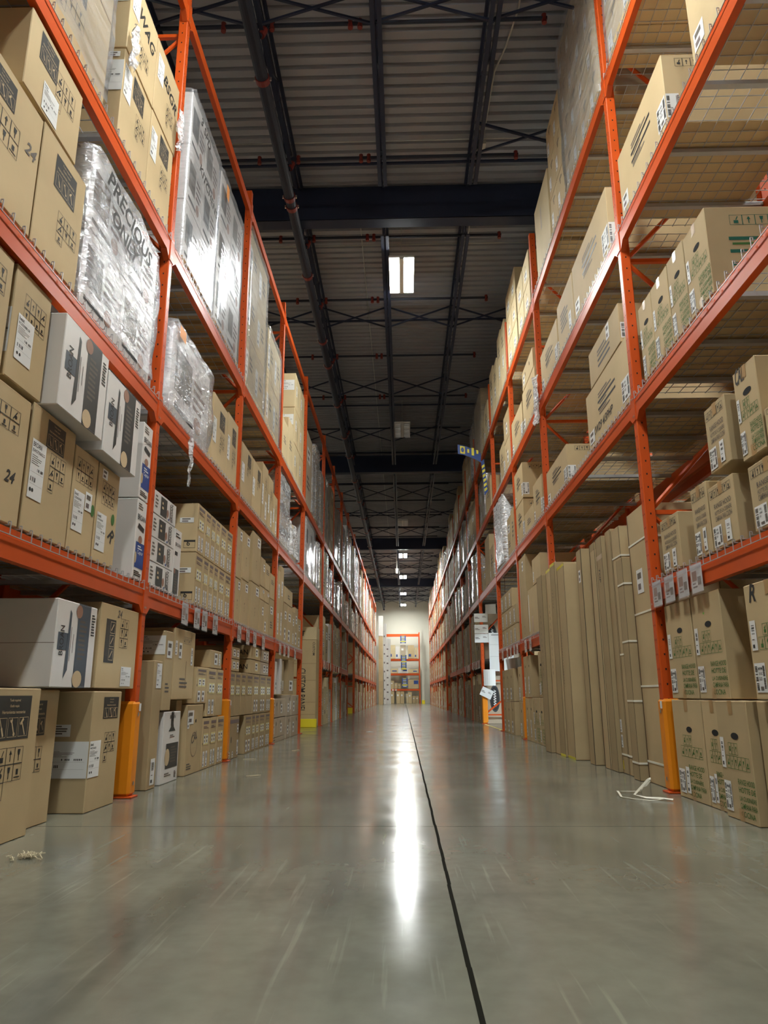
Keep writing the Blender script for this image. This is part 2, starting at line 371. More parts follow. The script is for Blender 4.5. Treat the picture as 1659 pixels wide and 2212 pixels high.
def faces(mb, side, d, w, h):
    if side < 0: F = Face(mb, (d / 2, -w / 2, 0), (0, 1, 0), (0, 0, 1), (1, 0, 0), w, h)
    else: F = Face(mb, (-d / 2, w / 2, 0), (0, -1, 0), (0, 0, 1), (-1, 0, 0), w, h)
    return F, Face(mb, (-d / 2, -w / 2, 0), (1, 0, 0), (0, 0, 1), (0, -1, 0), d, h)

def carton_mesh(side, d, w, h, base, items, near):
    mb, lb = MB(), []
    mb.box(-d / 2, d / 2, -w / 2, w / 2, 0, h, base, .004 if near else 0)
    F, N = faces(mb, side, d, w, h); LF, LN = (lb, lb) if near else (F, N)
    if near:   # flap creases along the top and bottom of both shown faces
        for f in (F, N):
            f.rect(.004, h - .0075, f.w - .004, h - .0055, 'edge' if base != 'white' else 'paper'); f.rect(.004, .006, f.w - .004, .008, 'edge' if base != 'white' else 'paper')
    draw(items, F, LF, N, LN, side)
    return mb, lb

def carton(side, bay, shelf, row, y0, y1, z0, z1, items=(), look='plain brown carton', base='card', d=.9, inset=.015, name='carton', rz=None, near=True):
    w, h = y1 - y0 - .004, z1 - z0 - .003
    mb, lb = carton_mesh(side, d, w, h, base, items, near)
    x = XL - inset - d / 2 if side < 0 else XR + inset + d / 2
    rz = R.uniform(-.006, .006) if rz is None else rz
    o = mb.build(name, None, (x, (y0 + y1) / 2, z0 + .001), rz)
    for b in lb: b.build('shipping_label' if 'paper' in b.m else 'packing_tape', o)
    o['category'] = 'box'
    CART.append((o, side, bay, shelf, row, y0, look)); return o

def label_cartons():
    seen = {}
    for c in CART: seen.setdefault(c[1:5], []).append(c)
    for (side, bay, shelf, row), v in seen.items():
        v.sort(key=lambda c: c[5]); sd = 'left' if side < 0 else 'right'
        for i, (o, *_r, look) in enumerate(v):
            rw = {0: 'along', 1: 'of bottom row,', 2: 'of upper row,', 3: 'of third row,', 4: 'of top row,', 5: 'in rear row,'}[row]
            o['label'] = f"{look}, {ORD[i + 1]} {rw} {SHELF[shelf]}, {ORD[bay]} {sd} bay"
            o['group'] = f"{'white' if 'white' in look else 'tall' if 'tall' in look else 'brown'} cartons on the {sd} rack"

# ---- printed looks, as items in fractions of the face
W0 = [('rect', .06, .42, .3, .62, 'slate'), ('poly', ((.26, .1), (.34, .2), (.34, .86), (.3, .9)), 'char'), ('rect', .5, 0, .82, 1, 'char'), ('disc', .6, .1, .1, 'tan', .1), ('disc', .52, .9, .08, 'skin', .08),
      ('lines', .56, .3, .76, .8, 9, 'inkg'), ('txt', 'BROAN', .2, .36, .05, 'ink', PI / 2, .34), ('rect', .36, .3, .37, .7, 'inkg'), ('rect', .42, .4, .43, .62, 'inkg'), ('lines', .86, .62, .96, .9, 8, 'ink')]
WB = [('rect', .06, .42, .3, .62, 'slate'), ('poly', ((.26, .1), (.34, .2), (.34, .86), (.3, .9)), 'slate'), ('rect', .5, 0, .82, 1, 'slate'), ('disc', .6, .1, .12, 'tan', .1), ('disc', .52, .9, .08, 'skin', .08),
      ('lines', .56, .3, .76, .8, 9, 'inkg'), ('txt', 'BROAN', .2, .36, .05, 'ink', PI / 2, .34), ('rect', .36, .3, .37, .7, 'inkg'), ('rect', .42, .4, .43, .62, 'inkg'), ('lines', .86, .62, .96, .9, 8, 'ink')]
WN = [('N', [('rect', .35, 0, .353, 1, 'seam'), ('rect', .66, 0, .663, 1, 'seam'), ('rect', 0, .49, 1, .495, 'seam')])]
WF = [('rect', .42, .8, .58, 1, 'ink'), ('poly', ((.3, .72), (.72, .72), (.6, .78), (.56, .86), (.46, .86), (.42, .78)), 'char'), ('rect', .22, .2, .95, .55, 'char'), ('disc', .3, .36, .14, 'tan', .12), ('lines', .5, .26, .9, .5, 6, 'inkg'),
      ('txt', 'BROAN', .34, .9, .03, 'ink'), ('lines', .4, .62, .7, .67, 2, 'inkg'), ('lines', .2, .08, .6, .14, 2, 'inkg'), ('lines', .78, .04, .9, .14, 5, 'ink')]
WG = [('rect', .28, .08, .56, .9, 'char'), ('disc', .6, .35, .05, 'skin', .18), ('txt', 'BROAN', .84, .1, .05, 'ink', PI / 2, .8), ('rect', .7, .15, .74, .85, 'inkg'), ('lines', .05, .2, .18, .8, 4, 'inkg'), ('lines', .34, .3, .42, .7, 2, 'tan'), ('disc', .66, .12, .03, 'blue', .05)]
WT = [('txt', 'BROAN', .1, .74, .04, 'ink', 0, .8), ('poly', ((.15, .64), (.8, .6), (.85, .66), (.25, .7)), 'ink'), ('rect', .1, .14, 1, .46, 'blue'), ('disc', .14, .26, .1, 'tan', .07), ('txt', 'Captur', .3, .3, .035, 'paper', 0, .6), ('lines', .3, .36, .8, .42, 2, 'paper'),
      ('disc', .5, .5, .2, 'skin', .05), ('lines', .1, .03, .9, .1, 3, 'ink'), ('lines', .1, .86, .6, .95, 3, 'inkg'), ('N', [('ud', .82, .22, .022), ('ring', .8, .06, .018, 'ink'), ('lines', .6, .05, .72, .08, 1, 'ink')])]
WTALL = [('rect', .1, .02, .8, .4, 'char'), ('lines', .2, .06, .7, .3, 6, 'inkg'), ('disc', .2, .36, .12, 'skin', .04), ('rect', .1, .6, .5, .66, 'ink'), ('txt', 'BROAN', .1, .74, .03, 'ink', 0, .8), ('lines', .1, .86, .8, .94, 2, 'ink')]
def green(kind=0, hand=None):
    it = [('hole', .55, .7, .046, .018), ('tape',), ('lines', .34, .52, .36, .61, 1, 'green')]
    it += [('pic', .3, .54, .3, .1, 'green', 3, 1, False), ('pic', .2, .42, .72, .11, 'green', 6, 1, False)]
    for i, t in enumerate(('RANGE HOOD', 'HOTTE DE', 'LA CUISINIÈRE', 'CAMPANA PARA', 'COCINA')):
        it.append(('txt', t, .5 if kind else .42, .3 - .065 * i, .029, 'green', 0, .5))
    if kind == 0: it += [('lbar', .06, .05, .2, .24, ('MVM', '51UC', '2LS')), ('ls', .3, .06, .12, .26)]
    else: it += [('lbar', .04, .06, .22, .25, ('MVM', '51UC', '2LS')), ('ls', .05, .42, .12, .26)]
    if hand: it.append(('txt', hand, .1, .84, .09, 'ink', 0, .4, .3))
    return it
def greenb(hand=None, lab=('UVL', '5430', 'JSS')):
    it = [('pic', .06, .8, .84, .13, 'ink', 6, 1, False), ('tape',)]
    for i, t in enumerate(('RANGE HOOD', 'HOTTE DE LA CUISINIÈRE', 'CAMPANA PARA COCINA')): it.append(('txt', t, .2, .62 - .1 * i, .03, 'inkg', 0, .66))
    it += [('lbar', .06, .04, .34, .32, lab), ('ls', .56, .06, .2, .32)]
    if hand: it.append(('txt', hand, .42, .2, .06, 'ink', .1, .5, .3))
    return it
def stripe(hand=None, lab=('UVL', '5043', '2LS')):
    it = [('rect', .3, .6, .72, .64, 'ink'), ('rect', .3, .48, .72, .52, 'ink'), ('lines', .32, .66, .66, .76, 2, 'inkg'), ('lines', .32, .38, .6, .46, 2, 'inkg'), ('lines', .34, .54, .6, .58, 1, 'inkg'), ('lbar', .84, .08, .155, .34, lab),
          ('ls', .04, .08, .13, .22), ('N', [('lbar', .002, .08, .1, .34, ()), ('pic', .1, .82, .3, .12, 'ink', 5, 1, False)])]
    if hand: it.append(('txt', hand, .1, .12, .1, 'ink', 0, .6, .3))
    return it
def pair(head=True, n=2):
    it = [('hole', .08, .5, .008, .01)]
    if head: it += [('rect', .12, .88, .88, .94, 'inkp'), ('lines', .15, .78, .85, .84, 2, 'inkp')]
    it += [('ls', .2, .5, .24, .17, 1), ('ls', .54, .5, .24, .17, 1), ('ls', .16, .05, .24, .3), ('ls', .55, .05, .24, .3)][:2 * n]
    return it
def plainlab(): return R.choice([[('ls', .1, .1, .3, .3)], [('ls', .55, .55, .35, .25)], [('ls', .2, .6, .5, .2), ('lines', .2, .2, .7, .4, 3, 'inkg')], [('lines', .15, .55, .8, .75, 3, 'inkg')], [('ls', .1, .08, .25, .35), ('hole', .5, .75, .03, .02)]])
BEST = lambda a=.05, b=.3, w=.4, h=.3, code='WCS1366SS', hd='best': ('lab', a, b, w, h, hd, code)
PIC = lambda a=.3, b=.45, w=.45, h=.3: ('pic', a, b, w, h)

# ---- left rack, first bay
L = lambda *a, **k: carton(-1, *a, **k)
SK = dict(d=.6)
L(1, 0, 1, 3.08, 3.715, 0, .69, [('tool', .36, .66, .86, .95), ('pic', .45, .28, .36, .33), ('ls', .02, .4, .12, .2)], 'brown carton with charcoal tool panel', **SK)
L(1, 0, 1, 3.74, 4.1, 0, .685, [('tool', .1, .66, .62, .92), ('pic', .1, .3, .5, .28)], 'brown carton pushed further in', inset=.1, **SK)
L(1, 0, 1, 4.36, 4.79, 0, .68, [('tool', .36, .76, .9, .95), ('pic', .48, .38, .38, .26), ('lab', .002, .28, .36, .3, 'best', 'WCS1366SS'), ('N', [('lab', .48, .28, .515, .3, 'best', 'WCS1366SS'), ('rect', .52, .62, .8, .72, 'paper'), ('lines', .58, .63, .78, .71, 4, 'inkg'), ('hole', .3, .91, .05, .016)])], 'brown carton with large white corner label', **SK)
L(1, 0, 2, 3.79, 4.30, .695, 1.16, WB + WN, 'white printed carton', 'white', d=1.03, name='white_carton')
L(1, 0, 2, 4.36, 4.985, .695, 1.21, [('tool', .14, .3, .38, .82, 1), ('pic', .5, .5, .22, .36, 'ink', 2, 3, False), ('lab', .6, .03, .28, .24, 'best', 'CP57IQ'), ('txt', '24', .4, .86, .05, 'inkg', 0, .2, .3)], 'brown carton with sideways tool panel')
Z1, Z2, Z3 = 1.425, 2.845, 4.205
L(1, 1, 1, 2.72, 3.30, Z1, 2.06, [('pic', .25, .58, .6, .28, 'ink', 4, 2, True), ('lab', .0, .2, .5, .5, 'best', 'P195ES70SB'), ('txt', '24', .72, .3, .06, 'ink', 0, .2, .3)], 'brown carton with penciled number')
L(1, 1, 1, 3.32, 3.80, Z1, 2.08, [('tool', .32, .72, .74, .95), ('pic', .45, .38, .36, .32), ('lab', .04, .26, .3, .46, 'BROAN', 'EW57306SLS')], 'brown carton with white label and tools')
L(1, 1, 1, 3.815, 4.125, Z1, 2.03, [('pic', .1, .66, .7, .24, 'ink', 4, 2, False), ('lab', .08, .2, .44, .38, 'best', 'CP54I309SB'), ('ls', .55, .44, .28, .18), ('disc', .9, .47, .08, 'green', .06)], 'narrow brown carton with green seal')
L(1, 1, 1, 4.14, 4.46, Z1, 2.03, [('pic', .2, .6, .6, .24, 'ink', 4, 2, False), ('lab', .06, .12, .44, .38, 'best', 'CP55IQ69SB'), ('disc', .8, .5, .08, 'green', .06), ('ls', .14, .86, .24, .1), ('txt', 'R', .6, .3, .09, 'ink', -.6, .4, .3)], 'narrow brown carton with pen scribble')
L(1, 1, 1, 4.80, 4.985, Z1, 1.985, WT, 'tall white carton with blue panel', 'white', name='white_carton')
L(1, 1, 2, 2.5, 3.0, 2.08, 2.66, [('pic', .5, .5, .4, .36), ('lab', .02, .1, .4, .5, 'best', 'PK2239')], 'brown carton')
L(1, 1, 2, 3.03, 3.375, 2.09, 2.67, [('pic', .28, .56, .6, .26, 'ink', 4, 2, False), ('lab', .16, .2, .44, .4, 'best', 'RCS3308BLSB'), ('N', [('lab', .93, .2, .07, .4, 'best', 'P195')])], 'brown carton with label round corner')
L(1, 1, 2, 3.395, 3.96, 2.095, 2.615, W0, 'white printed carton lying on brown ones', 'white', inset=-.06, name='white_carton')
L(1, 1, 2, 3.97, 4.52, 2.045, 2.56, W0, 'white printed carton stepped lower', 'white', inset=-.06, name='white_carton')
L(1, 1, 2, 4.80, 4.985, 1.99, 2.55, WT, 'tall white carton with blue panel', 'white', name='white_carton')
L(1, 2, 1, 2.42, 3.085, Z2, 3.53, [('tool', .3, .72, .62, .93), ('pic', .36, .3, .36, .36), ('txt', '24', .8, .58, .07, 'inkg', 0, .2, .3)], 'big brown carton with penciled number')
L(1, 2, 1, 3.10, 3.595, Z2, 3.55, [('tool', .3, .62, .78, .9), ('pic', .46, .22, .44, .26)], 'big brown carton with tool panel')
L(1, 2, 2, 2.86, 3.445, 3.56, 4.02, [('tool', .18, .56, .5, .93), ('pic', .5, .3, .36, .5), ('lab', .3, .04, .28, .36, 'best', 'WCB3I')], 'brown carton with label at its foot')
L(1, 3, 1, 3.91, 4.44, Z3, 4.885, [('tool', .34, .66, .72, .93), ('pic', .5, .3, .34, .28), ('lab', .04, .5, .24, .36, 'best', '3092'), ('N', [('lab', .76, .5, .24, .36, 'best', '3092'), ('ls', .86, .9, .1, .06)])], 'brown carton with tool panel', d=.8)
L(1, 3, 1, 4.455, 4.945, Z3, 4.90, [('tool', .4, .66, .8, .93), ('pic', .5, .3, .34, .28), ('lab', .04, .46, .24, .36, 'best', '3092')], 'brown carton beside the post')
L(1, 3, 2, 3.92, 4.445, 4.90, 5.56, [('pic', .4, .12, .34, .3), ('lab', .06, .56, .24, .34, 'best', '3092'), ('txt', 'WAG', .3, .66, .12, 'ink', -.2, .6, .3), ('N', [('lab', .7, .6, .28, .32, 'best', '3092')])], 'brown carton with film rags', d=.8)
L(1, 3, 2, 4.455, 4.98, 4.91, 5.56, [('pic', .5, .15, .3, .3), ('lab', .06, .5, .24, .34, 'best', '3092'), ('txt', 'BSGR', .3, .62, .11, 'ink', -.2, .6, .3)], 'brown carton with black marker scrawl')
# second bay
L(2, 0, 1, 5.38, 5.57, 0, .905, [('ls', .3, .03, .5, .2), ('rect', .5, .9, .56, .93, 'lime'), ('lab', .3, .78, .6, .2, 'best', 'B')], 'tall narrow brown carton', 'card2', d=.8, name='tall_carton')
L(2, 0, 1, 5.68, 6.1, 0, .53, WF, 'white printed carton with black panel', 'white', d=.7, name='white_carton')
L(2, 0, 1, 6.12, 6.27, 0, .615, [('lines', .2, .7, .8, .8, 2, 'inkg')], 'brown carton set back', 'card2', inset=.06, d=.7)
L(2, 0, 1, 6.29, 6.78, 0, .575, [('ls', .06, .72, .34, .2), ('ls', .03, .66, .12, .26), ('hole', .55, .76, .018, .016), ('ring', .5, .42, .1, 'inkg'), ('txt', 'CAL', .36, .42, .07, 'inkg', .3, .4, .3), ('lines', .1, .06, .4, .16, 3, 'inkg')], 'brown carton with CAL in pen', d=.7)
for a, b in ((6.80, 7.04), (7.06, 7.30), (7.32, 7.6)): L(2, 0, 1, a, b, 0, .45, pair(True, 2), 'brown carton with paired labels', d=.7)
L(2, 0, 2, 5.6, 5.81, .54, 1.14, [('ls', .2, .66, .6, .22), ('lines', .2, .2, .7, .34, 3, 'inkg'), ('N', [('lab', .72, .7, .28, .24, 'EWP1', 'EWP1304SS')])], 'brown carton with label strip', d=.7)
L(2, 0, 2, 5.83, 6.40, .62, 1.185, [('pic', .4, .8, .4, .1, 'inkg', 5, 1, False), ('ls', .02, .62, .1, .2), ('ls', .2, .58, .14, .22), ('ls', .8, .5, .1, .26), ('rect', .58, .15, .595, .55, 'seam'), ('lines', .3, .14, .7, .3, 3, 'inkg')], 'brown carton with torn front seam', d=.7)
L(2, 0, 2, 6.5, 6.86, .58, .9, pair(True, 2), 'brown carton with two tall labels', d=.7)
L(2, 0, 2, 6.88, 7.2, .46, .9, pair(True, 2), 'brown carton with two tall labels', d=.7)
L(2, 0, 2, 7.22, 7.48, .46, .9, pair(True, 1), 'brown carton with two tall labels', d=.7)
L(2, 0, 3, 6.95, 7.38, .905, 1.075, [('ls', .3, .2, .3, .65), ('ls', .7, .2, .14, .65)], 'low brown carton', d=.75)
for i in range(4): L(2, 1, i + 1, 5.11, 5.64, Z1 + .179 * i, Z1 + .179 * (i + 1), WG, 'low white printed carton', 'white', name='white_carton')
L(2, 1, 1, 5.65, 5.83, Z1, 1.965, WTALL, 'upright white carton', 'white', name='white_carton')
for a, b in ((6.26, 6.50), (6.52, 6.70), (6.72, 6.88), (6.90, 7.06), (7.08, 7.33), (7.35, 7.6)):
    for r in (0, 1):
        it = pair(True, 2)
        if a < 6.3: it = it + [('N', [('txt', '6', .9, .12, .05, 'ink'), ('rect', .87, .2, .985, .24, 'ink'), ('rect', .87, .08, .873, .24, 'ink'), ('rect', .983, .08, .986, .24, 'ink'), ('rect', .87, .078, .986, .084, 'ink'), ('ls', .82, .6, .14, .1)])]
        L(2, 1, r + 1, a, b, Z1 + .462 * r, Z1 + .46 + .45 * r, it, 'brown carton with printed head and labels')
for a, b, z in ((6.56, 7.14, 3.55), (7.16, 7.62, 3.58)): L(2, 2, 1, a, b, Z2, z, [('tool', .44, .6, .8, .86), ('pic', .5, .24, .32, .3), ('lab', .01, .3, .22, .36, 'best', '30')], 'brown carton with tool panel')
# third bay
Y = [7.79, 8.31, 8.6, 9.0, 9.21, 9.46, 9.86, 10.2]
for i, (a, b) in enumerate(((7.79, 8.30), (8.6, 8.98), (9.0, 9.2), (9.22, 9.44), (9.47, 9.83), (9.87, 10.2))):
    L(3, 0, 1, a, b, 0, .43, ([('rect', .15, .84, .98, .93, 'inkp'), ('hole', .3, .45, .014, .035), ('ls', .1, .03, .1, .14), ('ls', .4, .03, .1, .14), ('ls', .82, .06, .14, .36), ('ls', .8, .6, .15, .2)] if i == 0 else pair(True, 2)), 'grey brown carton with printed head', 'card2', d=.7)
for a, b in ((7.79, 8.01), (8.03, 8.29), (8.33, 8.57), (8.61, 8.97), (8.99, 9.36), (9.4, 9.82), (9.85, 10.2)):
    L(3, 0, 2, a, b, .435, .9, pair(True, 2 if a > 8.9 else 1), 'brown carton with label pair', 'card2', d=.7)
for r in (0, 1):
    L(3, 0, 3 + r, 7.79, 8.18, .905 + .13 * r, 1.03 + .13 * r, [('ls', .2, .2, .3, .6), ('ls', .65, .2, .25, .6)], 'low brown carton with two labels', d=.7)
    L(3, 0, 3 + r, 8.79, 9.39, .905 + .17 * r, 1.07 + .17 * r, [('ls', .45, .25, .25, .55, 1), ('N', [('txt', 'BROAN', .6, .3, .06, 'ink', 0, .35)])], 'low brown carton with one label', d=.75)
    L(3, 0, 3 + r, 9.42, 9.97, .905 + .165 * r, 1.065 + .165 * r, [('ls', .3, .2, .3, .6), ('ls', .7, .2, .2, .6)], 'low grey carton', 'greycard', d=.75)
for a, b, zz in ((7.79, 8.08, (1.91, 2.49)), (8.12, 8.5, (1.94, 2.5)), (8.64, 9.16, (1.99, 2.62)), (9.2, 9.5, (1.85, 2.02, 2.4)), (9.52, 9.86, (1.85, 2.02, 2.38)), (9.9, 10.25, (1.95, 2.3))):
    z = Z1
    for r, t in enumerate(zz):
        L(3, 1, r + 1, a, b, z, t, [('ud', .5, .3, .016), ('ls', .55, .76, .35, .18)] if zz[-1] > 2.45 else plainlab() + [('N', [('ls', .78, .45, .2, .3)])], 'tall brown carton with arrow marks' if zz[-1] > 2.45 else 'brown carton with corner label'); z = t + .004
for i, (a, b, t) in enumerate(((7.86, 8.44, 3.5), (8.46, 9.04, 3.5), (9.07, 9.48, 3.65), (9.5, 9.88, 3.6), (9.9, 10.26, 3.45))):
    L(3, 2, 1, a, b, Z2, t, [('lab', .01, .3, .24, .34, 'best', '60'), ('pic', .5, .5, .35, .3)] + ([('tool', .55, .7, .85, .92)] if i < 2 else [('ls', .55, .1, .25, .3)]), 'brown carton with side label')
# fourth bay
L(4, 0, 1, 10.42, 11.5, 0, .066, [('lines', .1, .2, .3, .6, 1, 'inkg')], 'flat grey carton under the stack', 'greycard', d=.7)
for r in (0, 1):
    z = .07 + .27 * r
    L(4, 0, 2 + r, 10.42, 10.85, z, z + .262, [('ls', .1, .2, .25, .5), ('hole', .7, .7, .02, .03), ('N', [('lab', .72, .1, .26, .5, '2LS', '')])], 'pale fronted carton', 'greycard', d=.7)
    L(4, 0, 2 + r, 10.87, 11.5, z, z + .262, [('ls', .3, .2, .25, .5), ('hole', .3, .75, .02, .03)], 'pale fronted carton', 'greycard', d=.7)
    L(4, 0, 1 + 2 * r, 11.65, 12.0, .33 * r, .325 + .33 * r, [('ls', .2, .2, .4, .4), ('hole', .7, .8, .02, .03)], 'brown carton with hand hole', 'greycard', d=.7)
    L(4, 0, 1 + 2 * r, 12.14, 12.93, .33 * r, .325 + .33 * r, [('ls', .2, .2, .2, .5), ('hole', .7, .8, .02, .03), ('N', [('lab', .7, .3, .28, .4, '2LS', '')])], 'wide brown carton with white side label', 'greycard', d=.7)
for a, b, t in ((10.5, 10.65, 1.12), (10.95, 11.1, 1.18), (11.12, 11.26, 1.16), (11.7, 12.3, 1.2)):
    L(4, 0, 4, a, b, .665, t, [('ls', .2, .1, .6, .3)], 'thin upright carton on the stack', 'white' if a < 11 else 'card2', d=.6)
for a, b, t in ((10.5, 10.74, 2.45), (10.77, 11.02, 2.55), (11.12, 11.45, 2.04), (11.48, 11.96, 2.04), (12.0, 12.25, 2.0), (12.28, 12.62, 2.1), (12.66, 13.0, 1.95)):
    L(4, 1, 1, a, b, Z1, t, [('ls', .2, .6, .5, .2), ('ls', .15, .08, .4, .3)], 'brown carton with two labels')
L(4, 1, 2, 11.12, 11.95, 2.045, 2.3, [('lines', .4, .3, .7, .6, 2, 'inkg')], 'long brown carton laid across')
for a, b, t in ((10.46, 11.0, 4.86), (11.03, 11.58, 5.06)): L(4, 3, 1, a, b, 4.205, t, [('lines', .3, .4, .7, .6, 3, 'inkg')], 'pale carton on slats', 'card3')
for a, b in ((11.64, 12.2), (12.22, 12.8)):
    for r in range(3): L(4, 3, r + 1, a, b, 4.205 + .64 * r, 4.84 + .64 * r, [('rect', .6, .2, .63, .6, 'ink'), ('ls', .2, .4, .2, .3), ('N', [('lab', .74, .5, .24, .3, 'TUN', '')])], 'pale carton in a high stack', 'card3')

# ---- right rack
Q = lambda *a, **k: carton(1, *a, **k)
for i, (a, b) in enumerate(((4.62, 5.10), (4.305, 4.605), (3.91, 4.29), (3.48, 3.89))): Q(1, 0, 1, a, b, 0, .612, green(i == 2), 'brown carton with green symbols', d=.75, inset=.015 if i != 2 else -.03)
Q(1, 0, 2, 4.62, 5.07, .617, 1.235, green(1), 'brown carton with green symbols', d=.75)
Q(1, 0, 2, 4.18, 4.60, .617, 1.235, green(1) + [('rect', .42, .8, .45, .82, 'lime')], 'brown carton with green sticker', d=.75)
Q(1, 0, 2, 3.3, 3.80, .617, 1.19, green(1, 'R'), 'brown carton with penned R', d=.75, inset=-.02)
S1, S2, S3, S4 = 1.445, 2.885, 4.345, 5.845
Q(1, 1, 1, 4.66, 4.99, S1, 1.815, greenb(), 'brown carton with ring sketch')
Q(1, 1, 1, 4.18, 4.42, S1, 1.88, greenb(None, ('MVM', '52UC', '2LS')), 'brown carton with hand hole and labels')
Q(1, 1, 1, 3.83, 4.165, S1, 1.82, greenb(), 'brown carton lettered in grey')
Q(1, 1, 1, 3.28, 3.66, S1, 1.79, greenb(), 'brown carton lettered in grey')
Q(1, 1, 2, 3.81, 4.09, 1.885, 2.28, greenb(None, ('MVM', '52UC', '2LS')), 'brown carton on another')
Q(1, 1, 2, 3.44, 3.69, 1.83, 2.33, green(1, 'CAL'), 'brown carton with CAL in pen')
Q(1, 1, 2, 3.05, 3.42, 1.83, 2.02, greenb('R'), 'low brown carton')
for i, (a, b) in enumerate(((4.73, 5.0), (4.40, 4.72), (4.11, 4.39), (3.77, 4.10))):
    Q(1, 2, 1, a, b, S2, 3.47 - .02 * (i == 3), green(1) + [('N', [('pic', .16, .78, .5, .12, 'teal', 6, 1, False), ('rect', .14, .6, .8, .64, 'teal'), ('rect', .14, .45, .8, .49, 'teal'), ('rect', .14, .3, .8, .34, 'teal'), ('lines', .16, .52, .7, .57, 1, 'green')])] * (i == 3), 'brown carton with worn corners')
Q(1, 3, 1, 4.10, 5.12, S3, 4.91, stripe() + [('N', [('txt', 'II', .3, .8, .06, 'ink')])], 'long brown carton with black bars')
Q(1, 3, 1, 2.6, 3.655, S3, 4.95, stripe(), 'long brown carton at upper edge')
Q(2, 2, 1, 5.33, 6.62, S2, 3.44, stripe('JXW29 4/3PHP'), 'long brown carton with marker writing')
Q(2, 2, 2, 5.45, 6.42, 3.445, 3.80, [('rect', .3, .4, .7, .46, 'ink'), ('rect', .3, .25, .7, .31, 'ink'), ('lines', .3, .5, .7, .7, 2, 'inkg'), ('ls', .62, .55, .1, .4), ('N', [('lbar', .01, .1, .12, .4, ())])], 'long brown carton on top')
Q(2, 2, 1, 7.55, 8.69, S2, 3.31, stripe(None, ('UVL', '5045', '2LS')), 'long brown carton at the post')
Q(2, 3, 1, 5.5, 6.78, S3, 4.96, stripe(), 'long brown carton with black bars')
Q(2, 3, 1, 6.8, 7.56, S3, 4.95, [('lines', .2, .3, .7, .7, 5, 'inkg'), ('ls', .7, .1, .14, .3)], 'brown carton with grey text')
Q(2, 3, 1, 7.6, 8.62, S3, 4.86, stripe(), 'long brown carton with barred text')
for c in range(2):
    for r in range(3): Q(2, 4, r + 1, 6.8 + .35 * c, 7.14 + .35 * c, S4 + .48 * r, S4 + .48 * r + .475, [('hole', .5, .72, .008, .03), ('ls', .1, .2, .26, .34), ('lines', .4, .75, .8, .85, 2, 'inkg')], 'small carton in tall stack')
Q(2, 4, 1, 7.56, 8.44, S4, 6.86, [('rect', .4, .5, .5, .8, 'greycard')], 'big pale carton at the top', 'card3')
TB = [('second', .32)]
# tall flat cartons standing on the floor, second bay
def tall(y0, y1, h, look, base='card2', straps=0, items=(), ins=None, d=.5):
    items = list(items) + [('rect', 0, 0, .04, 1, 'seam'), ('rect', .965, 0, 1, 1, 'hole')]  # dark edge strips paint the open board edges and shaded gaps between cartons
    o = carton(1, 2, 0, 0, y0, y1, 0, h, items, look, base, d, R.choice((.0, .01, .03, .06, .08)) if ins is None else ins, 'tall_carton', R.uniform(-.02, .02))
    w = y1 - y0
    for i in range(straps):
        z = h * (.07 + .8 * i / max(1, straps - 1)); s = MB(); e = .003
        for q in ((-d / 2 - e, -d / 2), (d / 2, d / 2 + e)): s.box(q[0], q[1], -w / 2 - e, w / 2 + e, z, z + .014, 'strap')
        for q in ((-w / 2 - e, -w / 2), (w / 2, w / 2 + e)): s.box(-d / 2 - e, d / 2 + e, q[0], q[1], z, z + .014, 'strap')
        s.build('strap', o)
    return o
tall(5.40, 5.86, 2.07, 'tall strapped carton lettered along its side', 'card', 4, [('ls', .3, .68, .34, .09), ('N', [('txt', 'FORMATION', .12, .3, .05, 'ink', PI / 2, .5)])])
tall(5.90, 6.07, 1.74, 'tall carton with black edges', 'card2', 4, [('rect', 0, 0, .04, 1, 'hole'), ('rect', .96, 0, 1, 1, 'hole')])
tall(6.10, 6.33, 2.05, 'tall strapped carton', 'card', 3)
tall(6.35, 6.52, 2.08, 'tall carton with lower labels', 'card2', 1, [('ls', .1, .16, .3, .05), ('ls', .1, .1, .3, .05), ('rect', .05, .015, .2, .05, 'yel')])
tall(6.54, 6.75, 2.06, 'tall carton with taped top', 'card2', 0, [('txt', 'TOP', .3, .86, .05, 'ink', -PI / 2, .2, .2), ('rect', 0, .9, 1, .92, 'tape')])
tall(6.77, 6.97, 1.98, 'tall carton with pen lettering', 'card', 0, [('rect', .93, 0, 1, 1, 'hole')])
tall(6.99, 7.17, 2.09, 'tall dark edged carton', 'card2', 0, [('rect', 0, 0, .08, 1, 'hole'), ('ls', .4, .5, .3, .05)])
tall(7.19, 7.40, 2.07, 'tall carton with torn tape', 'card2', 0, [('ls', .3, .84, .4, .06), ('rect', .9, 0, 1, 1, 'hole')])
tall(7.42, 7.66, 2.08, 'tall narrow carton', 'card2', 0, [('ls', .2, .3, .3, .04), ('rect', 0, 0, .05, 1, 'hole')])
tall(7.72, 8.10, 2.02, 'tall yellow edged carton', 'card', 0, ins=-.06, items=[('rect', 0, .985, 1, 1, 'yel'), ('rect', 0, 0, 1, .012, 'yel'), ('lines', .12, .35, .16, .65, 20, 'inkg')])
tall(8.12, 8.36, 2.1, 'tall yellow capped carton', 'card2', 0, ins=-.08, items=[('rect', 0, .985, 1, 1, 'yel'), ('rect', 0, 0, 1, .012, 'yel'), ('lines', .3, .75, .36, .86, 6, 'ink')])
tall(8.38, 8.68, 2.08, 'tall carton lettered down its side', 'card', 0, ins=-.07, items=[('rect', 0, .985, 1, 1, 'yel'), ('lines', .4, .4, .46, .8, 12, 'inkg')])
tall(8.70, 9.0, 2.05, 'tall flat carton covering the post foot', 'card2', 0, ins=-.12, d=.08, items=[('lines', .4, .4, .46, .8, 12, 'inkg')])
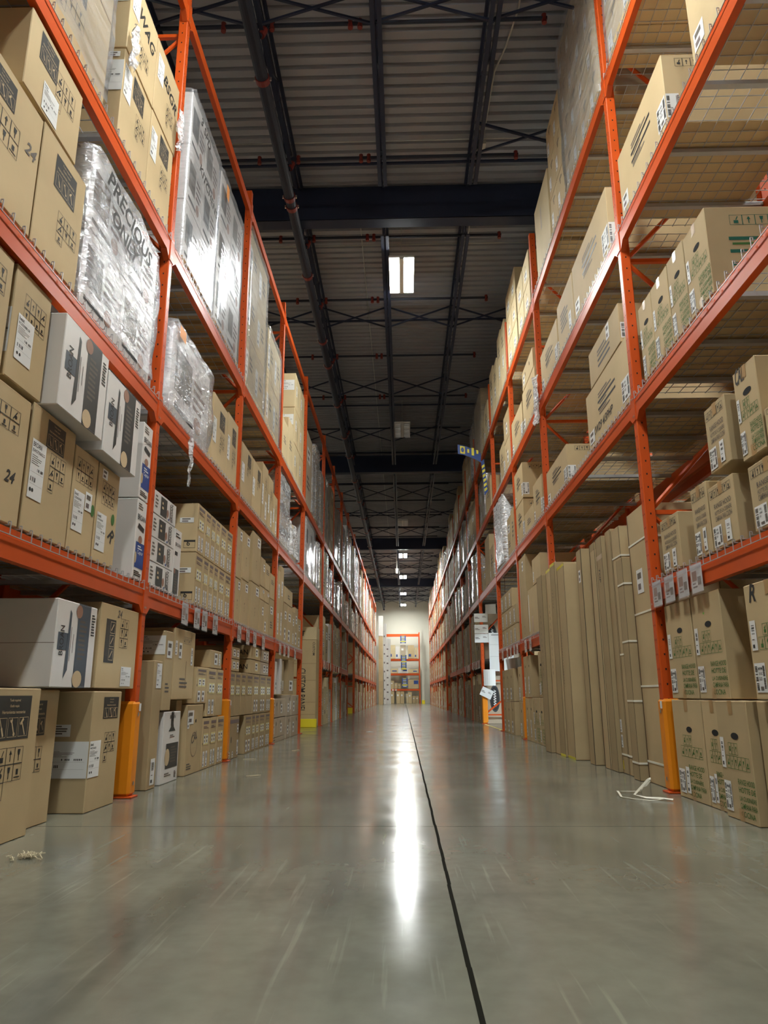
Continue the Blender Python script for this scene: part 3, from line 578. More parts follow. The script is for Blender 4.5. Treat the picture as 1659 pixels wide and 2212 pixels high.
# third bay
for i, (a, b) in enumerate(((9.04, 9.36), (9.38, 9.72), (9.74, 10.06), (10.08, 10.5))): Q(3, 0, 1, a, b, 0, .6, green(1), 'brown carton with green text', d=.7)
for i, (a, b) in enumerate(((9.06, 9.34), (9.36, 9.62), (9.64, 9.94))): Q(3, 0, 2, a, b, .61, 1.2, green(0), 'brown carton on the lower row', d=.7)
for a, b in ((10.55, 10.84), (10.87, 11.17)):
    for r in (0, 1): Q(3, 0, 1 + r, a, b, .6 * r, .6 * r + .592, [('ls', .2, .1, .25, .4), ('hole', .5, .75, .02, .02)], 'brown carton next to the post', d=.7)
Q(3, 1, 1, 10.56, 11.17, S1, 2.66, [('ls', .5, .82, .2, .12), ('ring', .5, .1, .06, 'ink'), ('rect', .02, .2, .06, .9, 'paper')], 'very tall plain carton')
Q(3, 1, 1, 9.70, 10.5, S1, 2.1, [('rect', .05, .1, .1, .9, 'paper'), ('rect', .3, .02, .5, .4, 'tape')], 'worn brown carton with tape')
Q(3, 1, 2, 9.42, 10.02, 2.105, 2.46, [('ls', .1, .1, .1, .4)], 'brown carton on the worn one')
Q(3, 1, 1, 9.05, 9.66, S1, 2.05, green(0), 'brown carton with green text')
Q(3, 2, 1, 10.44, 11.17, S2, 3.48, stripe(), 'brown carton with barred text'); Q(3, 2, 2, 10.40, 11.17, 3.485, 4.03, stripe(), 'brown carton with barred text')
Q(3, 2, 1, 9.02, 9.62, S2, 3.42, stripe(), 'brown carton with barred text')
Q(3, 2, 1, 9.66, 10.4, S2, 3.2, [('lines', .3, .3, .7, .6, 3, 'inkg')], 'low brown carton')
Q(3, 3, 1, 9.04, 10.05, S3, 4.96, stripe(), 'long brown carton')
for r in range(2): Q(3, 3, 1 + r, 9.1, 9.98, 4.965 + .3 * r if r else 4.965, 5.26 + .3 * r, [('hole', .3, .6, .02, .03), ('hole', .7, .6, .02, .03), ('ls', .1, .2, .15, .5)], 'low brown carton stacked') if r == 0 else None
Q(3, 3, 1, 10.15, 11.16, S3, 4.91, stripe(), 'long brown carton')
for r in range(3):
    for a, b in ((9.0, 9.5), (9.52, 10.06)) if r < 2 else (): Q(3, 4, r + 1, a, b, S4 + .44 * r, S4 + .44 * r + .43, [('hole', .5, .7, .008, .02), ('ls', .3, .2, .4, .3)], 'pale carton near the roof', 'card3')
    for a, b in ((10.16, 10.6), (10.62, 11.15)): Q(3, 4, r + 1, a, b, S4 + .45 * r, S4 + .45 * r + .44, [('hole', .5, .7, .008, .02), ('ls', .3, .2, .4, .3)], 'pale carton near the roof', 'card3')
# fourth bay
for r in (0, 1):
    for a, b in ((11.4, 11.75), (12.28, 12.72), (12.74, 13.16), (13.18, 13.6)): Q(4, 0, 1 + r, a, b, .535 * r, .535 * r + .53, [('ls', .2, .06, .3, .35), ('hole', .5, .75, .02, .025)], 'brown carton with white label', d=.7)
for a, b in ((11.6, 12.0), (12.02, 12.46), (12.48, 12.92), (12.94, 13.4)):
    for r in range(3 if a > 12 else 2): Q(4, 1, r + 1, a, b, S1 + .31 * r, S1 + .31 * r + .305, [('ls', .3, .1, .25, .7)], 'small brown carton')
Q(4, 2, 1, 11.36, 11.72, S2, 3.6, [('lines', .3, .3, .7, .7, 4, 'inkg')], 'brown carton on end'); Q(4, 2, 1, 11.74, 12.15, S2, 3.55, plainlab(), 'brown carton')
Q(4, 3, 1, 11.3, 12.05, S3, 4.85, [('hole', .3, .7, .02, .03), ('ls', .4, .2, .2, .4)], 'brown carton with holes'); Q(4, 3, 2, 11.32, 12.03, 4.855, 5.34, [('hole', .3, .7, .02, .03), ('ls', .4, .2, .2, .4)], 'brown carton with holes')
Q(4, 3, 1, 12.1, 12.68, S3, 4.98, stripe(), 'brown carton with barred text')
for a, b, t in ((11.45, 11.9, 7.0), (11.92, 12.4, 7.05), (12.55, 13.1, 6.8), (13.12, 13.66, 6.92)): Q(4, 4, 1, a, b, S4, t, [('ls', .3, .3, .3, .2), ('lines', .3, .6, .7, .8, 3, 'inkg')], 'tall pale carton', 'card3')
# fifth bay: passage below, shelves above
Q(5, 2, 1, 14.1, 14.75, S2, 3.55, stripe(), 'brown carton with barred text'); Q(5, 2, 1, 14.8, 15.55, S2, 3.9, [('N', [('rect', .3, .5, .8, .54, 'teal'), ('rect', .3, .4, .8, .44, 'teal')])], 'brown carton with green bars')
Q(5, 2, 1, 15.6, 16.3, S2, 3.3, plainlab(), 'brown carton'); Q(5, 3, 1, 14.2, 15.0, S3, 5.0, [('lines', .3, .4, .7, .8, 4, 'inkg')], 'brown carton')
Q(5, 4, 1, 14.12, 14.75, S4, 6.62, stripe(), 'pale carton', 'card3'); Q(5, 4, 1, 14.78, 15.3, S4, 6.5, stripe(), 'pale carton', 'card3')
# cartons of the deeper row seen through the right rack
for bay, sh, a, b, z0, z1 in ((2, 2, 5.45, 6.5, S2, 3.5), (2, 3, 5.5, 6.4, S3, 4.9), (1, 2, 3.9, 4.8, S2, 3.3), (2, 4, 5.6, 6.5, S4, 6.4), (3, 3, 9.2, 10.6, S3, 5.2), (3, 2, 9.2, 10.8, S2, 3.7), (2, 3, 6.6, 8.2, S3, 5.0), (2, 2, 6.8, 8.4, S2, 3.6)):
    it = [('N', [('pic', .1, .76, .7, .14, 'ink', 7, 1, False), ('txt', 'RANGE HOOD', .25, .5, .05, 'inkg', 0, .5), ('txt', 'HOTTE DE LA CUISINIÈRE', .12, .38, .05, 'inkg', 0, .7), ('txt', 'CAMPANA PARA COCINA', .14, .26, .05, 'inkg', 0, .7)])]
    Q(bay, sh, 5, a, b, z0, z1, it, 'deep set brown carton', 'card2', d=.55, inset=1.25)
# ------------------------------------------------------------------ wrapped loads
def film_mesh(x0, x1, y0, y1, z0, z1, seed=1, amp=.014, m='film', cols=44, rows=18, side=-1, taper=.0, fold=.012):
    mb = MB(); sv = Vector((seed * 3.7, seed * 1.3, seed * 2.1)); w, d = y1 - y0, x1 - x0
    # path: back-near, front-near, front-far, back-far (front = aisle side)
    xf, xb = (x1, x0) if side < 0 else (x0, x1)
    path = [((xb, y0), d), ((xf, y0), w), ((xf, y1), d), ((xb, y1), 0)]
    tot = 2 * d + w; pts = []
    for i in range(cols + 1):
        t = tot * i / cols
        for k in range(3):
            (px, py), ln = path[k]; (qx, qy), _ = path[k + 1]
            if t <= ln + 1e-9 or k == 2: f = min(1, t / ln); pts.append((px + (qx - px) * f, py + (qy - py) * f, k)); break
            t -= ln
    cx, cy = (x0 + x1) / 2, (y0 + y1) / 2
    vs = []
    for j in range(rows + 1):
        v = j / rows; z = z0 + (z1 - z0) * v
        for i, (x, y, k) in enumerate(pts):
            p = Vector((x, y, z)); n = noise.noise(p * 3.1 + sv) + .5 * noise.noise(p * 8 + sv)
            g = amp * (.4 + n) + fold * abs(noise.noise(Vector((x * 4, y * 4 + z * 1.5, z * .7)) + sv))
            s = 1 - taper * v * v
            dx, dy = ((0, -1), (1 if xf > xb else -1, 0), (0, 1))[k]
            vs.append((cx + (x - cx) * s + dx * g, cy + (y - cy) * s + dy * g, z + (.02 * abs(noise.noise(Vector((x * 5, y * 5, 1)) + sv)) if j in (0, rows) else 0)))
    n1 = cols + 1
    fs = [(j * n1 + i, j * n1 + i + 1, (j + 1) * n1 + i + 1, (j + 1) * n1 + i) for j in range(rows) for i in range(cols)]
    mb.add(vs, fs, m)
    top = [vs[rows * n1 + i] for i in range(n1)]; c = (cx, cy, z1 + .01)
    mb.add(top + [c], [(i, i + 1, n1) for i in range(n1 - 1)] + [(n1 - 1, 0, n1)], m)
    return mb

def wrapped(side, y0, y1, z0, z1, label, cols=2, rows=3, base='white', items=(), inset=.02, d=.95, film='film', write=(), slats=False, amp=.014, taper=0., seed=1, tagc=None, group=None, hi=True):
    X = XL if side < 0 else XR; sg = 1 if side < 0 else -1
    xf = X - sg * inset; xc = xf - sg * d / 2; w = y1 - y0
    root = empty('wrapped_load', (xc, (y0 + y1) / 2, z0)); zb = 0
    tag(root, label, 'wrapped load', group or f"film wrapped loads on the {'left' if side < 0 else 'right'} rack")
    if slats:
        p = MB()
        for k in range(3): p.box(-d / 2, d / 2, -w / 2 + (w - .08) * k / 2, -w / 2 + (w - .08) * k / 2 + .08, .001, .045, 'wood')
        p.box(-d / 2, d / 2, -w / 2, w / 2, .046, .062, 'wood'); p.build('pallet', root); zb = .063
    h = z1 - z0 - zb
    for r in range(rows):
        for c in range(cols):
            wc, hr = w / cols, h / rows; mb, lb = carton_mesh(side, d - .02, wc - .006, hr - .004, base, items(r, c) if callable(items) else items, hi)
            o = mb.build('carton', root, (0, -w / 2 + wc * (c + .5), zb + hr * r + .001))
            for b in lb: b.build('shipping_label', o)
    fm = film_mesh(-d / 2 - .012, d / 2 + .012, -w / 2 - .012, w / 2 + .012, .03, z1 - z0 + .012, seed, amp, film, *((44, 18) if hi else (18, 7)), side=side, taper=taper)
    F = Face(fm, (sg * (d / 2 + .04), -sg * -w / 2 * -1 if False else (-w / 2 if side < 0 else w / 2), 0), (0, 1 if side < 0 else -1, 0), (0, 0, 1), (sg, 0, 0), w, z1 - z0)
    for t, a, b, s in write: F.text(t, a * w, b * (z1 - z0), s, 'ink', -.12, None, .25)
    fm.build('stretch_film', root, smooth=True)
    if tagc:
        b = MB(); f = Face(b, F.o, F.u, F.v, F.n, F.w, F.h); f.R(*tagc[:4], tagc[4]); b.build('sticker', root)
    return root

wl = lambda r, c: [('rect', .1, .3, .5, .8, 'inkg' if (r + c) % 2 else 'char'), ('lines', .56, .3, .9, .7, 4, 'inkp'), ('rect', .12, .1, .6, .16, 'ink'), ('disc', .7, .2, .1, 'skin', .1)]
wb = lambda r, c: [('tool', .3, .6, .7, .86), ('pic', .4, .2, .3, .3), ('ls', .05, .3, .2, .4)]
wpl = lambda r, c: [('ls', .1, .2, .25, .5), ('lines', .5, .4, .8, .7, 3, 'inkg')]
whole = lambda r, c: [('hole', .5, .7, .008, .03), ('ls', .1, .2, .26, .34), ('lines', .4, .75, .8, .85, 2, 'inkg')]
wrapped(-1, 3.66, 4.84, Z2, 3.88, 'white wrapped load marked PRECIOUS ONLY in pen', 2, 2, 'white', wl, .02, .95, write=(('PRECIOUS', .1, .84, .13), ('ONLY', .2, .66, .12)), seed=2, amp=.018, film='filmspark')
wrapped(-1, 2.62, 3.72, Z3, 5.5, 'brown wrapped load above the PRECIOUS load', 1, 2, 'card', wb, .02, .9, 'filmthin', seed=3)
wrapped(-1, 5.30, 6.44, Z2, 3.62, 'wrapped white load with film tail behind first post', 1, 1, 'white', wl, .02, .95, seed=4, amp=.03, film='filmspark', tagc=(.02, .84, .16, .97, 'orangetag'))
wrapped(-1, 5.36, 6.32, Z3, 5.95, 'white wrapped load on slats, pen writing on it', 2, 3, 'white', wl, .02, .95, slats=True, write=(('3 SPD', .12, .86, .1), ('KITCHENS', .18, .6, .1)), seed=5, amp=.006, film='filmthin')
wrapped(-1, 6.41, 7.44, Z3, 5.98, 'white wrapped load with orange spot beside second post', 2, 3, 'white', wl, .02, .95, slats=True, write=(('2', .7, .86, .1),), seed=6, amp=.006, film='filmthin', tagc=(.06, .84, .16, .93, 'orangetag'))
wrapped(-1, 7.8, 8.98, Z3, 6.3, 'tall brown load wrapped in thin film, third left bay', 2, 3, 'card3', wpl, .02, .95, 'filmthin', seed=7)
wrapped(-1, 9.15, 10.22, Z3, 5.66, 'two layer wrapped load beside the third post', 2, 2, 'card3', wpl, .02, .95, 'filmthin', seed=8, amp=.008)
wrapped(-1, 10.46, 11.38, Z2, 3.92, 'dark streaked wrapped load, fourth left bay', 1, 3, 'greycard', lambda r, c: [('rect', 0, .5, 1, .95, 'char')], .02, .95, seed=9, amp=.01)
wrapped(-1, 11.58, 12.35, Z2, 3.45, 'baggy clear wrapped load beside dark streaked one', 1, 2, 'card3', wpl, .03, .8, 'filmcrump', seed=10, amp=.06, taper=.12)
wrapped(-1, 13.4, 14.78, Z2, 3.96, 'white wrapped boxes above the CUSTOM PANEL passage', 2, 2, 'white', lambda r, c: [('rect', .3, .2, .6, .7, 'char')], .02, .9, 'filmthin', seed=11)
wrapped(1, 5.42, 6.76, S4, 7.7, 'brown load in clear film at the roof, second right bay', 4, 4, 'card', whole, .02, .95, 'filmthin', seed=12, amp=.012, write=())
wrapped(1, 4.3, 5.14, S4, 7.4, 'brown wrapped load at the roof, first right bay', 2, 3, 'card', whole, .02, .95, 'filmthin', seed=13, amp=.012)
wrapped(1, 12.56, 13.66, S2, 4.12, 'crumpled film load beside the passage, fourth right bay', 2, 2, 'card2', wpl, .02, .9, 'filmcrump', seed=14, amp=.03)
wrapped(1, 15.4, 16.9, S4, 7.45, 'yellowish carton tower with loose film, fifth right bay', 2, 3, 'card3', lambda r, c: [('N', [('ud', .8, .3, .02)])], .02, .95, 'filmthin', seed=15)
wrapped(1, 15.1, 16.2, S3, 5.3, 'wrapped carton load below the yellowish carton tower', 2, 2, 'card2', wpl, .02, .9, 'filmthin', seed=16)

# ------------------------------------------------------------------ farther bays, filled by pattern
LP = [2.32, 5.0, 7.67, 10.30, 13.07, 16.40, 18.80, 21.48, 24.1, 27.5, 30.2, 32.9, 35.6, 38.3, 41.0, 43.7, 46.4, 49.1]
RP = [1.66, 5.21, 8.76, 11.2, 13.75, 17.05, 19.65, 22.25, 24.95, 28.4, 31.3, 34.0, 36.7, 39.4, 42.1, 44.8, 47.5, 50.2]
LZ = [1.41, 2.83, 4.19, 6.53]; RZ = [1.43, 2.87, 4.33, 5.83]
LTUN = {4, 8}; RTUN = {4, 9}
FAR = MB(); FARW = MB()
nfar = [0]
def fill(side, bay, ya, yb, far):
    Zs = [0] + [z + .015 for z in (LZ if side < 0 else RZ)]
    tun = bay - 1 in (LTUN if side < 0 else RTUN)
    for sh in range(5):
        if sh == 4 and side < 0: continue
        if tun and sh < 2: continue
        if bay == 5 and (sh > 2 if side > 0 else sh < 2): continue
        if bay == 5 and side > 0: continue
        z0 = Zs[sh]; top = (Zs[sh + 1] - .2 if sh < len(Zs) - 1 else 7.3)
        if tun and sh == 0: continue
        if bay == 5 and side < 0 and sh == 2: ya2 = 14.86
        elif bay == 6 and side > 0 and sh < 2: ya2 = 17.4
        else: ya2 = ya + .12
        y = ya2; hm = top - z0; big = sh >= 3
        while y < yb - .22:
            w = R.uniform(.5, 1.1) if big else R.uniform(.3, .62)
            w = min(w, yb - .05 - y); h = hm * R.uniform(.62, .95) if big else hm * R.uniform(.6, .96)
            if side < 0 and sh == 3: h = min(h, 1.9)
            if side > 0 and sh == 4: h = R.uniform(.6, 1.5)
            wrap = (sh >= 2 and R.random() < (.5 if side < 0 else .25))
            rows = 1 if (h < .5 or R.random() < .35) else (2 if h < 1.1 else 3)
            base = R.choice(['card', 'card2', 'card', 'card3', 'card2', 'greycard', 'white'] if side < 0 else ['card', 'card2', 'card2', 'card3'])
            if far:
                x0 = XL - .02 if side < 0 else XR + .02; x1 = x0 - .9 if side < 0 else x0 + .9
                for r in range(rows):
                    T = FARW if wrap else FAR
                    T.box(x0, x1, y, y + w - .015, z0 + .002 + h / rows * r, z0 + h / rows * (r + 1) - .004, base)
                    if not wrap and base != 'white':
                        f = Face(T, (x0, y if side < 0 else y + w, z0 + h / rows * r), (0, 1 if side < 0 else -1, 0), (0, 0, 1), (1 if side < 0 else -1, 0, 0), w, h / rows); f.R(.15, .15, .5, .4, 'paper', .004)
                if wrap:
                    a, b = (x1, x0) if side < 0 else (x0, x1)
                    fm = film_mesh(a - .02, b + .02, y - .01, y + w, z0 + .006, z0 + h + .01, R.randrange(99), .01, 'film', 10, 5, side=side); FARW.add(fm.v, fm.f, 'film')
            elif wrap:
                wrapped(side, y, y + w - .02, z0, z0 + h, f"wrapped load about {int(round(y - ya2) * 1)} metres along the {SHELF[sh]}, {ORD[bay]} {'left' if side < 0 else 'right'} bay", 1, rows, base, wpl, .02, .88, R.choice(['film', 'film', 'filmthin']), seed=R.randrange(99), hi=False); WR.append((side, bay, sh, y, base))
            else:
                for r in range(rows):
                    carton(side, bay, sh, r + 1 if rows > 1 else 1, y, y + w - .012, z0 + h / rows * r, z0 + h / rows * (r + 1), plainlab(), {'card': 'brown carton', 'card2': 'dull brown carton', 'card3': 'pale brown carton', 'greycard': 'greyish carton', 'white': 'white carton'}[base], base, .85, near=False)
            y += w + .045
WR = []
def fix_wrapped():
    k = {}
    for o in [o for o in bpy.data.objects if o.name.startswith('wrapped_load') and 'metres along' in o['label']]:
        s = -1 if o.location.x < 0 else 1; key = o['label'].split(' metres along ')[1]; k.setdefault(key, []).append(o)
    for key, v in k.items():
        v.sort(key=lambda o: o.location.y)
        for i, o in enumerate(v):
            b = o.children[0].data.materials[0].name
            o['label'] = f"{'white' if 'white' in b else 'grey' if 'grey' in b else 'brown'} film wrapped load, {ORD[i + 1]} of those on {key}"
fill(-1, 5, LP[4], LP[5], False)
for b in range(5, 17): fill(-1, b + 1, LP[b], LP[b + 1], b > 6)
for b in range(5, 17): fill(1, b + 1, RP[b], RP[b + 1], b > 6)
tag(FAR.build('far_cartons'), 'mass of brown cartons on the farthest bays of both racks', 'boxes', kind='stuff')
tag(FARW.build('far_wrapped_loads'), 'mass of film wrapped loads on the farthest bays of both racks', 'wrapped loads', kind='stuff')

BK = MB(); rb = random.Random(31)  # carton mass added behind the racks to keep stray light off the shelves
for side in (-1, 1):
    for P, Zs in ((LP, LZ) if side < 0 else (RP, RZ),):
        for i in range(len(P) - 1):
            if i in (LTUN if side < 0 else RTUN): lv0 = 2
            else: lv0 = 0
            for k, z0 in enumerate([0] + Zs):
                if k < lv0 or (side < 0 and k == 4): continue
                if side > 0 and k in (2, 3, 4) and P[i] < 11: continue
                top = ([0] + Zs + [7.4])[k + 1] - .2; y = P[i] + .125
                while y < P[i + 1] - .3:
                    w = min(rb.uniform(.5, 1.1), P[i + 1] - .05 - y); h = (top - z0) * rb.uniform(.8, .99)
                    x0, x1 = (XL - 2.15, XL - 1.2) if side < 0 else (XR + 1.25, XR + 2.15)
                    BK.box(x0, x1, y, y + w - .02, z0 + .02, z0 + h, rb.choice(['card', 'card2', 'card2'])); y += w + .005
tag(BK.build('light_block_cartons'), 'brown cartons added behind both aisle racks to block stray light', 'boxes', kind='stuff')

# ------------------------------------------------------------------ racks
PW = .076
def post_mesh(sg, h, holes=True):
    """one perforated column: local origin at aisle face, near edge"""
    mb = MB(); d = -sg * PW if sg > 0 else PW
    x0, x1 = (-PW, 0) if sg < 0 else (0, PW)
    mb.box(x0, x1, 0, PW, .006, h, 'orange', .006)
    if holes:
        z = .3
        while z < h - .05:
            xs = (x0 + x1) / 2
            mb.quad([(xs - .004, -.0012, z), (xs + .004, -.0012, z), (xs + .006, -.0012, z + .014), (xs - .006, -.0012, z + .014)], 'rackhole')
            xf = .0012 if sg < 0 else -.0012
            for yy in (.024, .052): mb.quad([(xf, yy - .0025, z), (xf, yy + .0025, z), (xf, yy + .0035, z + .013), (xf, yy - .0035, z + .013)], 'rackhole')
            z += .1016 if h > 2 else .2
    return mb.mesh('post')
def brace_mesh(sg, h):
    mb = MB(); x0 = sg * PW * .5; x1 = sg * (RD - PW * .5); y = PW * .5
    zs = [z for z in (.2, .95, 1.95, 3.0, 4.05, 5.1, 6.2) if z < h]
    for i, z in enumerate(zs):
        mb.box(x0, x1, y - .016, y + .016, z - .016, z + .016, 'orange')
        if i < len(zs) - 1:
            a, b = (x0, x1) if i % 2 == 0 else (x1, x0); mb.bar((a, y, z), (b, y, zs[i + 1]), .019, 'orange', 6)
    return mb.mesh('cross_brace')
def guard_mesh(sg):
    mb = MB(); x0, x1 = (-.115, .012) if sg < 0 else (-.012, .115)
    mb.box(x0, x1, -.022, PW + .022, .012, .615, 'guard', .018)
    xf = .013 if sg < 0 else -.013
    for z in (.09, .53):
        f = Face(mb, (xf, .038, z), (0, 1, 0), (0, 0, 1), (-sg, 0, 0), 1, 1); f.disc(0, 0, .014, 'bolt', off=.002); f.disc(0, 0, .008, 'galv', off=.004)
    f = Face(mb, (xf, .062 if sg < 0 else .014, .55), (0, 1 if sg < 0 else -1, 0), (0, 0, 1), (-sg, 0, 0), 1, 1); f.rect(-.02, 0, .02, .05, 'paper', .002)
    return mb.mesh('post_guard')
def foot_mesh(sg):
    mb = MB(); x0, x1 = (-.12, .03) if sg < 0 else (-.03, .12)
    mb.box(x0, x1, -.025, PW + .025, .001, .012, 'orange', .002)
    for y in (-.018, PW + .018): mb.bar((x0 + .02 if sg < 0 else x1 - .02, y, .012), (x0 + .02 if sg < 0 else x1 - .02, y, .04), .01, 'bolt', 6)
    return mb.mesh('base_plate')
def beam_mesh(sg, L_, h=.15):
    """step beam with end connectors, local origin at aisle face, top of beam, near end"""
    mb = MB(); pr = [(0, -h), (0, -.045), (.012, -.04), (.012, -.0), (.045, 0), (.045, -h)]
    pts = [(sg * a, b) for a, b in pr]; n = len(pts)
    vs = [(x, 0, z) for x, z in pts] + [(x, L_, z) for x, z in pts]
    fs = [(i, (i + 1) % n, n + (i + 1) % n, n + i) for i in range(n)] + [tuple(range(n)), tuple(range(2 * n - 1, n - 1, -1))]
    mb.add(vs, fs, 'orange')
    for y0, y1 in ((-.055, .002), (L_ - .002, L_ + .055)):
        mb.box(-sg * .006, sg * .004, y0, y1, -.2, .02, 'orange')
        f = Face(mb, (-sg * .006, (y0 + y1) / 2, 0), (0, 1, 0), (0, 0, 1), (-sg, 0, 0), 1, 1)
        for z in (-.16, -.02): f.disc(0, z, .008, 'bolt', off=.002, n=8)
    for y in (.003, L_ - .003):   # tapered seat under the beam at both ends
        q = .07 if y < 1 else -.07
        mb.add([(sg * .045, y, -h), (sg * .045, y + q, -h), (sg * .045, y, -.21), (0, y, -h), (0, y + q, -h), (0, y, -.21)], [(0, 1, 2), (3, 5, 4), (1, 4, 5, 2), (0, 2, 5, 3)], 'orange')
    return mb.mesh('beam')
def deck_mesh(sg, L_, detail=True):
    mb = MB(); r = .003 if detail else .004
    st = .1 if detail else .16
    n = int(L_ / st)
    for i in range(n + 1):
        y = .02 + (L_ - .04) * i / n
        mb.bar((sg * .0, y, .008), (sg * (RD - .01), y, .008), r, 'galv')
        if detail: mb.bar((-sg * .008, y, .024), (-sg * .008, y, -.04), r, 'galv'); mb.bar((-sg * .008, y, .024), (sg * .004, y, .024), r, 'galv'); mb.bar((sg * .004, y, .024), (sg * .004, y, .008), r, 'galv')
    if detail: mb.bar((-sg * .012, .02, -.04), (-sg * .012, L_ - .02, -.04), r, 'galv')
    for i in range(11): mb.bar((sg * (.03 + (RD - .06) * i / 10), .01, .005), (sg * (.03 + (RD - .06) * i / 10), L_ - .01, .005), r, 'galv')
    k = 3 if L_ < 2.5 else 6
    for i in range(k):   # support channels
        y = L_ * (i + .5) / k; mb.box(sg * .05, sg * (RD - .05), y - .02, y + .02, -.03, 0, 'galv')
    return mb.mesh('wire_deck')
CACHE = {}
def cached(f, *a):
    k = (f.__name__,) + a
    if k not in CACHE: CACHE[k] = f(*a)
    return CACHE[k]
def tags_mesh(sg, y):
    mb = MB(); rr = random.Random(5)
    if 1:
        f = Face(mb, (-sg * .014, y if sg < 0 else y + .19, -.19), (0, 1 if sg < 0 else -1, 0), (0, 0, 1), (-sg, 0, 0), .19, .19)
        f.rect(0, 0, .17, .17, 'paper', .001); f.rect(.02, .07, .09, .13, 'skin', .003); f.rect(.1, .04, .15, .09, 'inkg', .003); f.lines(.02, .02, .09, .06, 2, 'inkp'); f.rect(.0, .14, .17, .172, 'filmthin', .006); f.rect(-.005, -.01, .175, .175, 'filmthin', .005)
    return mb.mesh('price_tag')

def rack(side, P, Zs, tun, label, name='pallet_rack', X=None, tags=None, guards=(), top=None, y_last=None, skip_first_shelves=()):
    sg = side; X = (XL if side < 0 else XR) if X is None else X
    root = empty(name, (X, P[0], 0)); tag(root, label, 'pallet rack')
    for i, y in enumerate(P):
        h = (6.72 if side < 0 else 6.8) if top is None else top
        det = y < 30
        p = put('upright_post', cached(post_mesh, sg, h, det), root, (0, y - P[0], 0))
        put('rear_post', cached(post_mesh, sg, h, False), p, (sg * (RD - PW), 0, 0))
        if y < 40: put('cross_brace', cached(brace_mesh, sg, h), p)
        put('base_plate', cached(foot_mesh, sg), p)
        if i in guards: put('post_guard', cached(guard_mesh, sg), p)
    for i in range(len(P) - 1):
        y0 = P[i] + PW; ln = round(P[i + 1] - y0, 3)
        for k, z in enumerate(Zs):
            if k == 0 and (i in tun or i in skip_first_shelves): continue
            b = put('beam', cached(beam_mesh, sg, ln), root, (0, y0 - P[0], z))
            put('rear_beam', cached(beam_mesh, -sg, ln), b, (sg * RD, 0, 0))
            if not (side < 0 and k == 3): put('wire_deck', cached(deck_mesh, sg, ln, y0 < 12), b)
            if tags and (i, k) in tags: [put('price_tag', tags_mesh(sg, t - y0), b) for t in tags[(i, k)]]
    return root
ltags = {(1, 0): (5.86, 6.22, 6.47, 6.85), (2, 0): (7.9, 8.35, 8.75, 9.3), (3, 0): (10.6, 11.0, 11.4, 12.1), (5, 0): (16.6, 17.0, 17.5, 18.1), (6, 0): (19, 19.6, 20.4)}
rtags = {(0, 0): (4.28, 4.5, 4.74, 4.98), (2, 0): (9.1, 9.4, 10.2, 10.6), (3, 0): (11.4, 11.7, 12.1, 12.5, 13.1), (5, 0): (17.2, 17.5, 17.9, 18.3, 18.8), (6, 0): (19.9, 20.2, 20.6, 21.1)}
rack(-1, LP, LZ, LTUN, 'long orange pallet rack along the left side of the aisle', tags=ltags, guards=(0, 1, 2, 3))
rack(1, RP, RZ, RTUN, 'long orange pallet rack along the right side of the aisle', tags=rtags, guards=(0, 1, 3, 5), skip_first_shelves=(1,))
rack(1, [1.66, 5.21, 8.76, 11.2], [RZ[1], RZ[2], RZ[3]], (), 'second orange rack standing behind the right rack', X=XR + RD + .12)

# ------------------------------------------------------------------ room
YE, YB, ZC = 57.6, -6., 7.86
WXL, WXR = -9., 9.2
mb = MB(); mb.quad([(WXL, YB, 0), (WXR, YB, 0), (WXR, YE, 0), (WXL, YE, 0)], 'floor')
rr = random.Random(11); y = YB; xs = .153
while y < YE - 1:
    h = .2 if y < 12 else 2.; w0 = .0065 if y < 14 else .008
    a = rr.uniform(-.0015, .0015); mb.quad([(xs - w0 + a, y, .0006), (xs + w0 + a, y, .0006), (xs + w0 + a, y + h, .0006), (xs - w0 + a, y + h, .0006)], 'joint'); y += h
for yc in (-.2, 3.96, 7.75, 11.6, 15.5, 19.4, 23.3, 30, 38): mb.quad([(WXL, yc - .0016, .0005), (WXR, yc - .0016, .0005), (WXR, yc + .0016, .0005), (WXL, yc + .0016, .0005)], 'joint')
struct(mb.build('floor'))
def wallbox(n, *a):
    m_ = MB(); m_.box(*a, 'wall'); struct(m_.build(n))
wallbox('wall_left', WXL - .2, WXL, YB, YE, 0, ZC + .3); wallbox('wall_right', WXR, WXR + .2, YB, YE, 0, ZC + .3); wallbox('wall_back', WXL, WXR, YE, YE + .2, 0, ZC + .3)
# ribbed roof deck
mb = MB(); pitch = .155; y = YB; pr = []
while y < YE: pr += [(y, ZC), (y + .095, ZC), (y + .108, ZC + .045), (y + .142, ZC + .045)]; y += pitch
for (a, za), (b, zb) in zip(pr, pr[1:]): mb.quad([(WXL, a, za), (WXL, b, zb), (WXR, b, zb), (WXR, a, za)], 'deck')
mb.box(WXL, WXR, YB, YE, ZC + .2, ZC + .3, 'deck')
struct(mb.build('ceiling'))
GY = [9.03 - 12.2, 9.03, 21.23, 33.43, 45.63]
for i, g in enumerate(GY):
    m_ = MB(); m_.box(WXL, WXR, g, g + .22, 7.28, 7.3, 'navy'); m_.box(WXL, WXR, g + .1, g + .12, 7.3, 7.79, 'navy'); m_.box(WXL, WXR, g, g + .22, 7.79, 7.81, 'navy'); m_.box(WXL, WXR, g + .002, g + .018, 7.28, 7.8, 'navy')
    struct(m_.build('roof_girder'))
JX = [-5.1, -3.87, -2.65, -1.43, -.21, 1.0, 2.23, 3.45, 4.67, 5.9, 7.1]
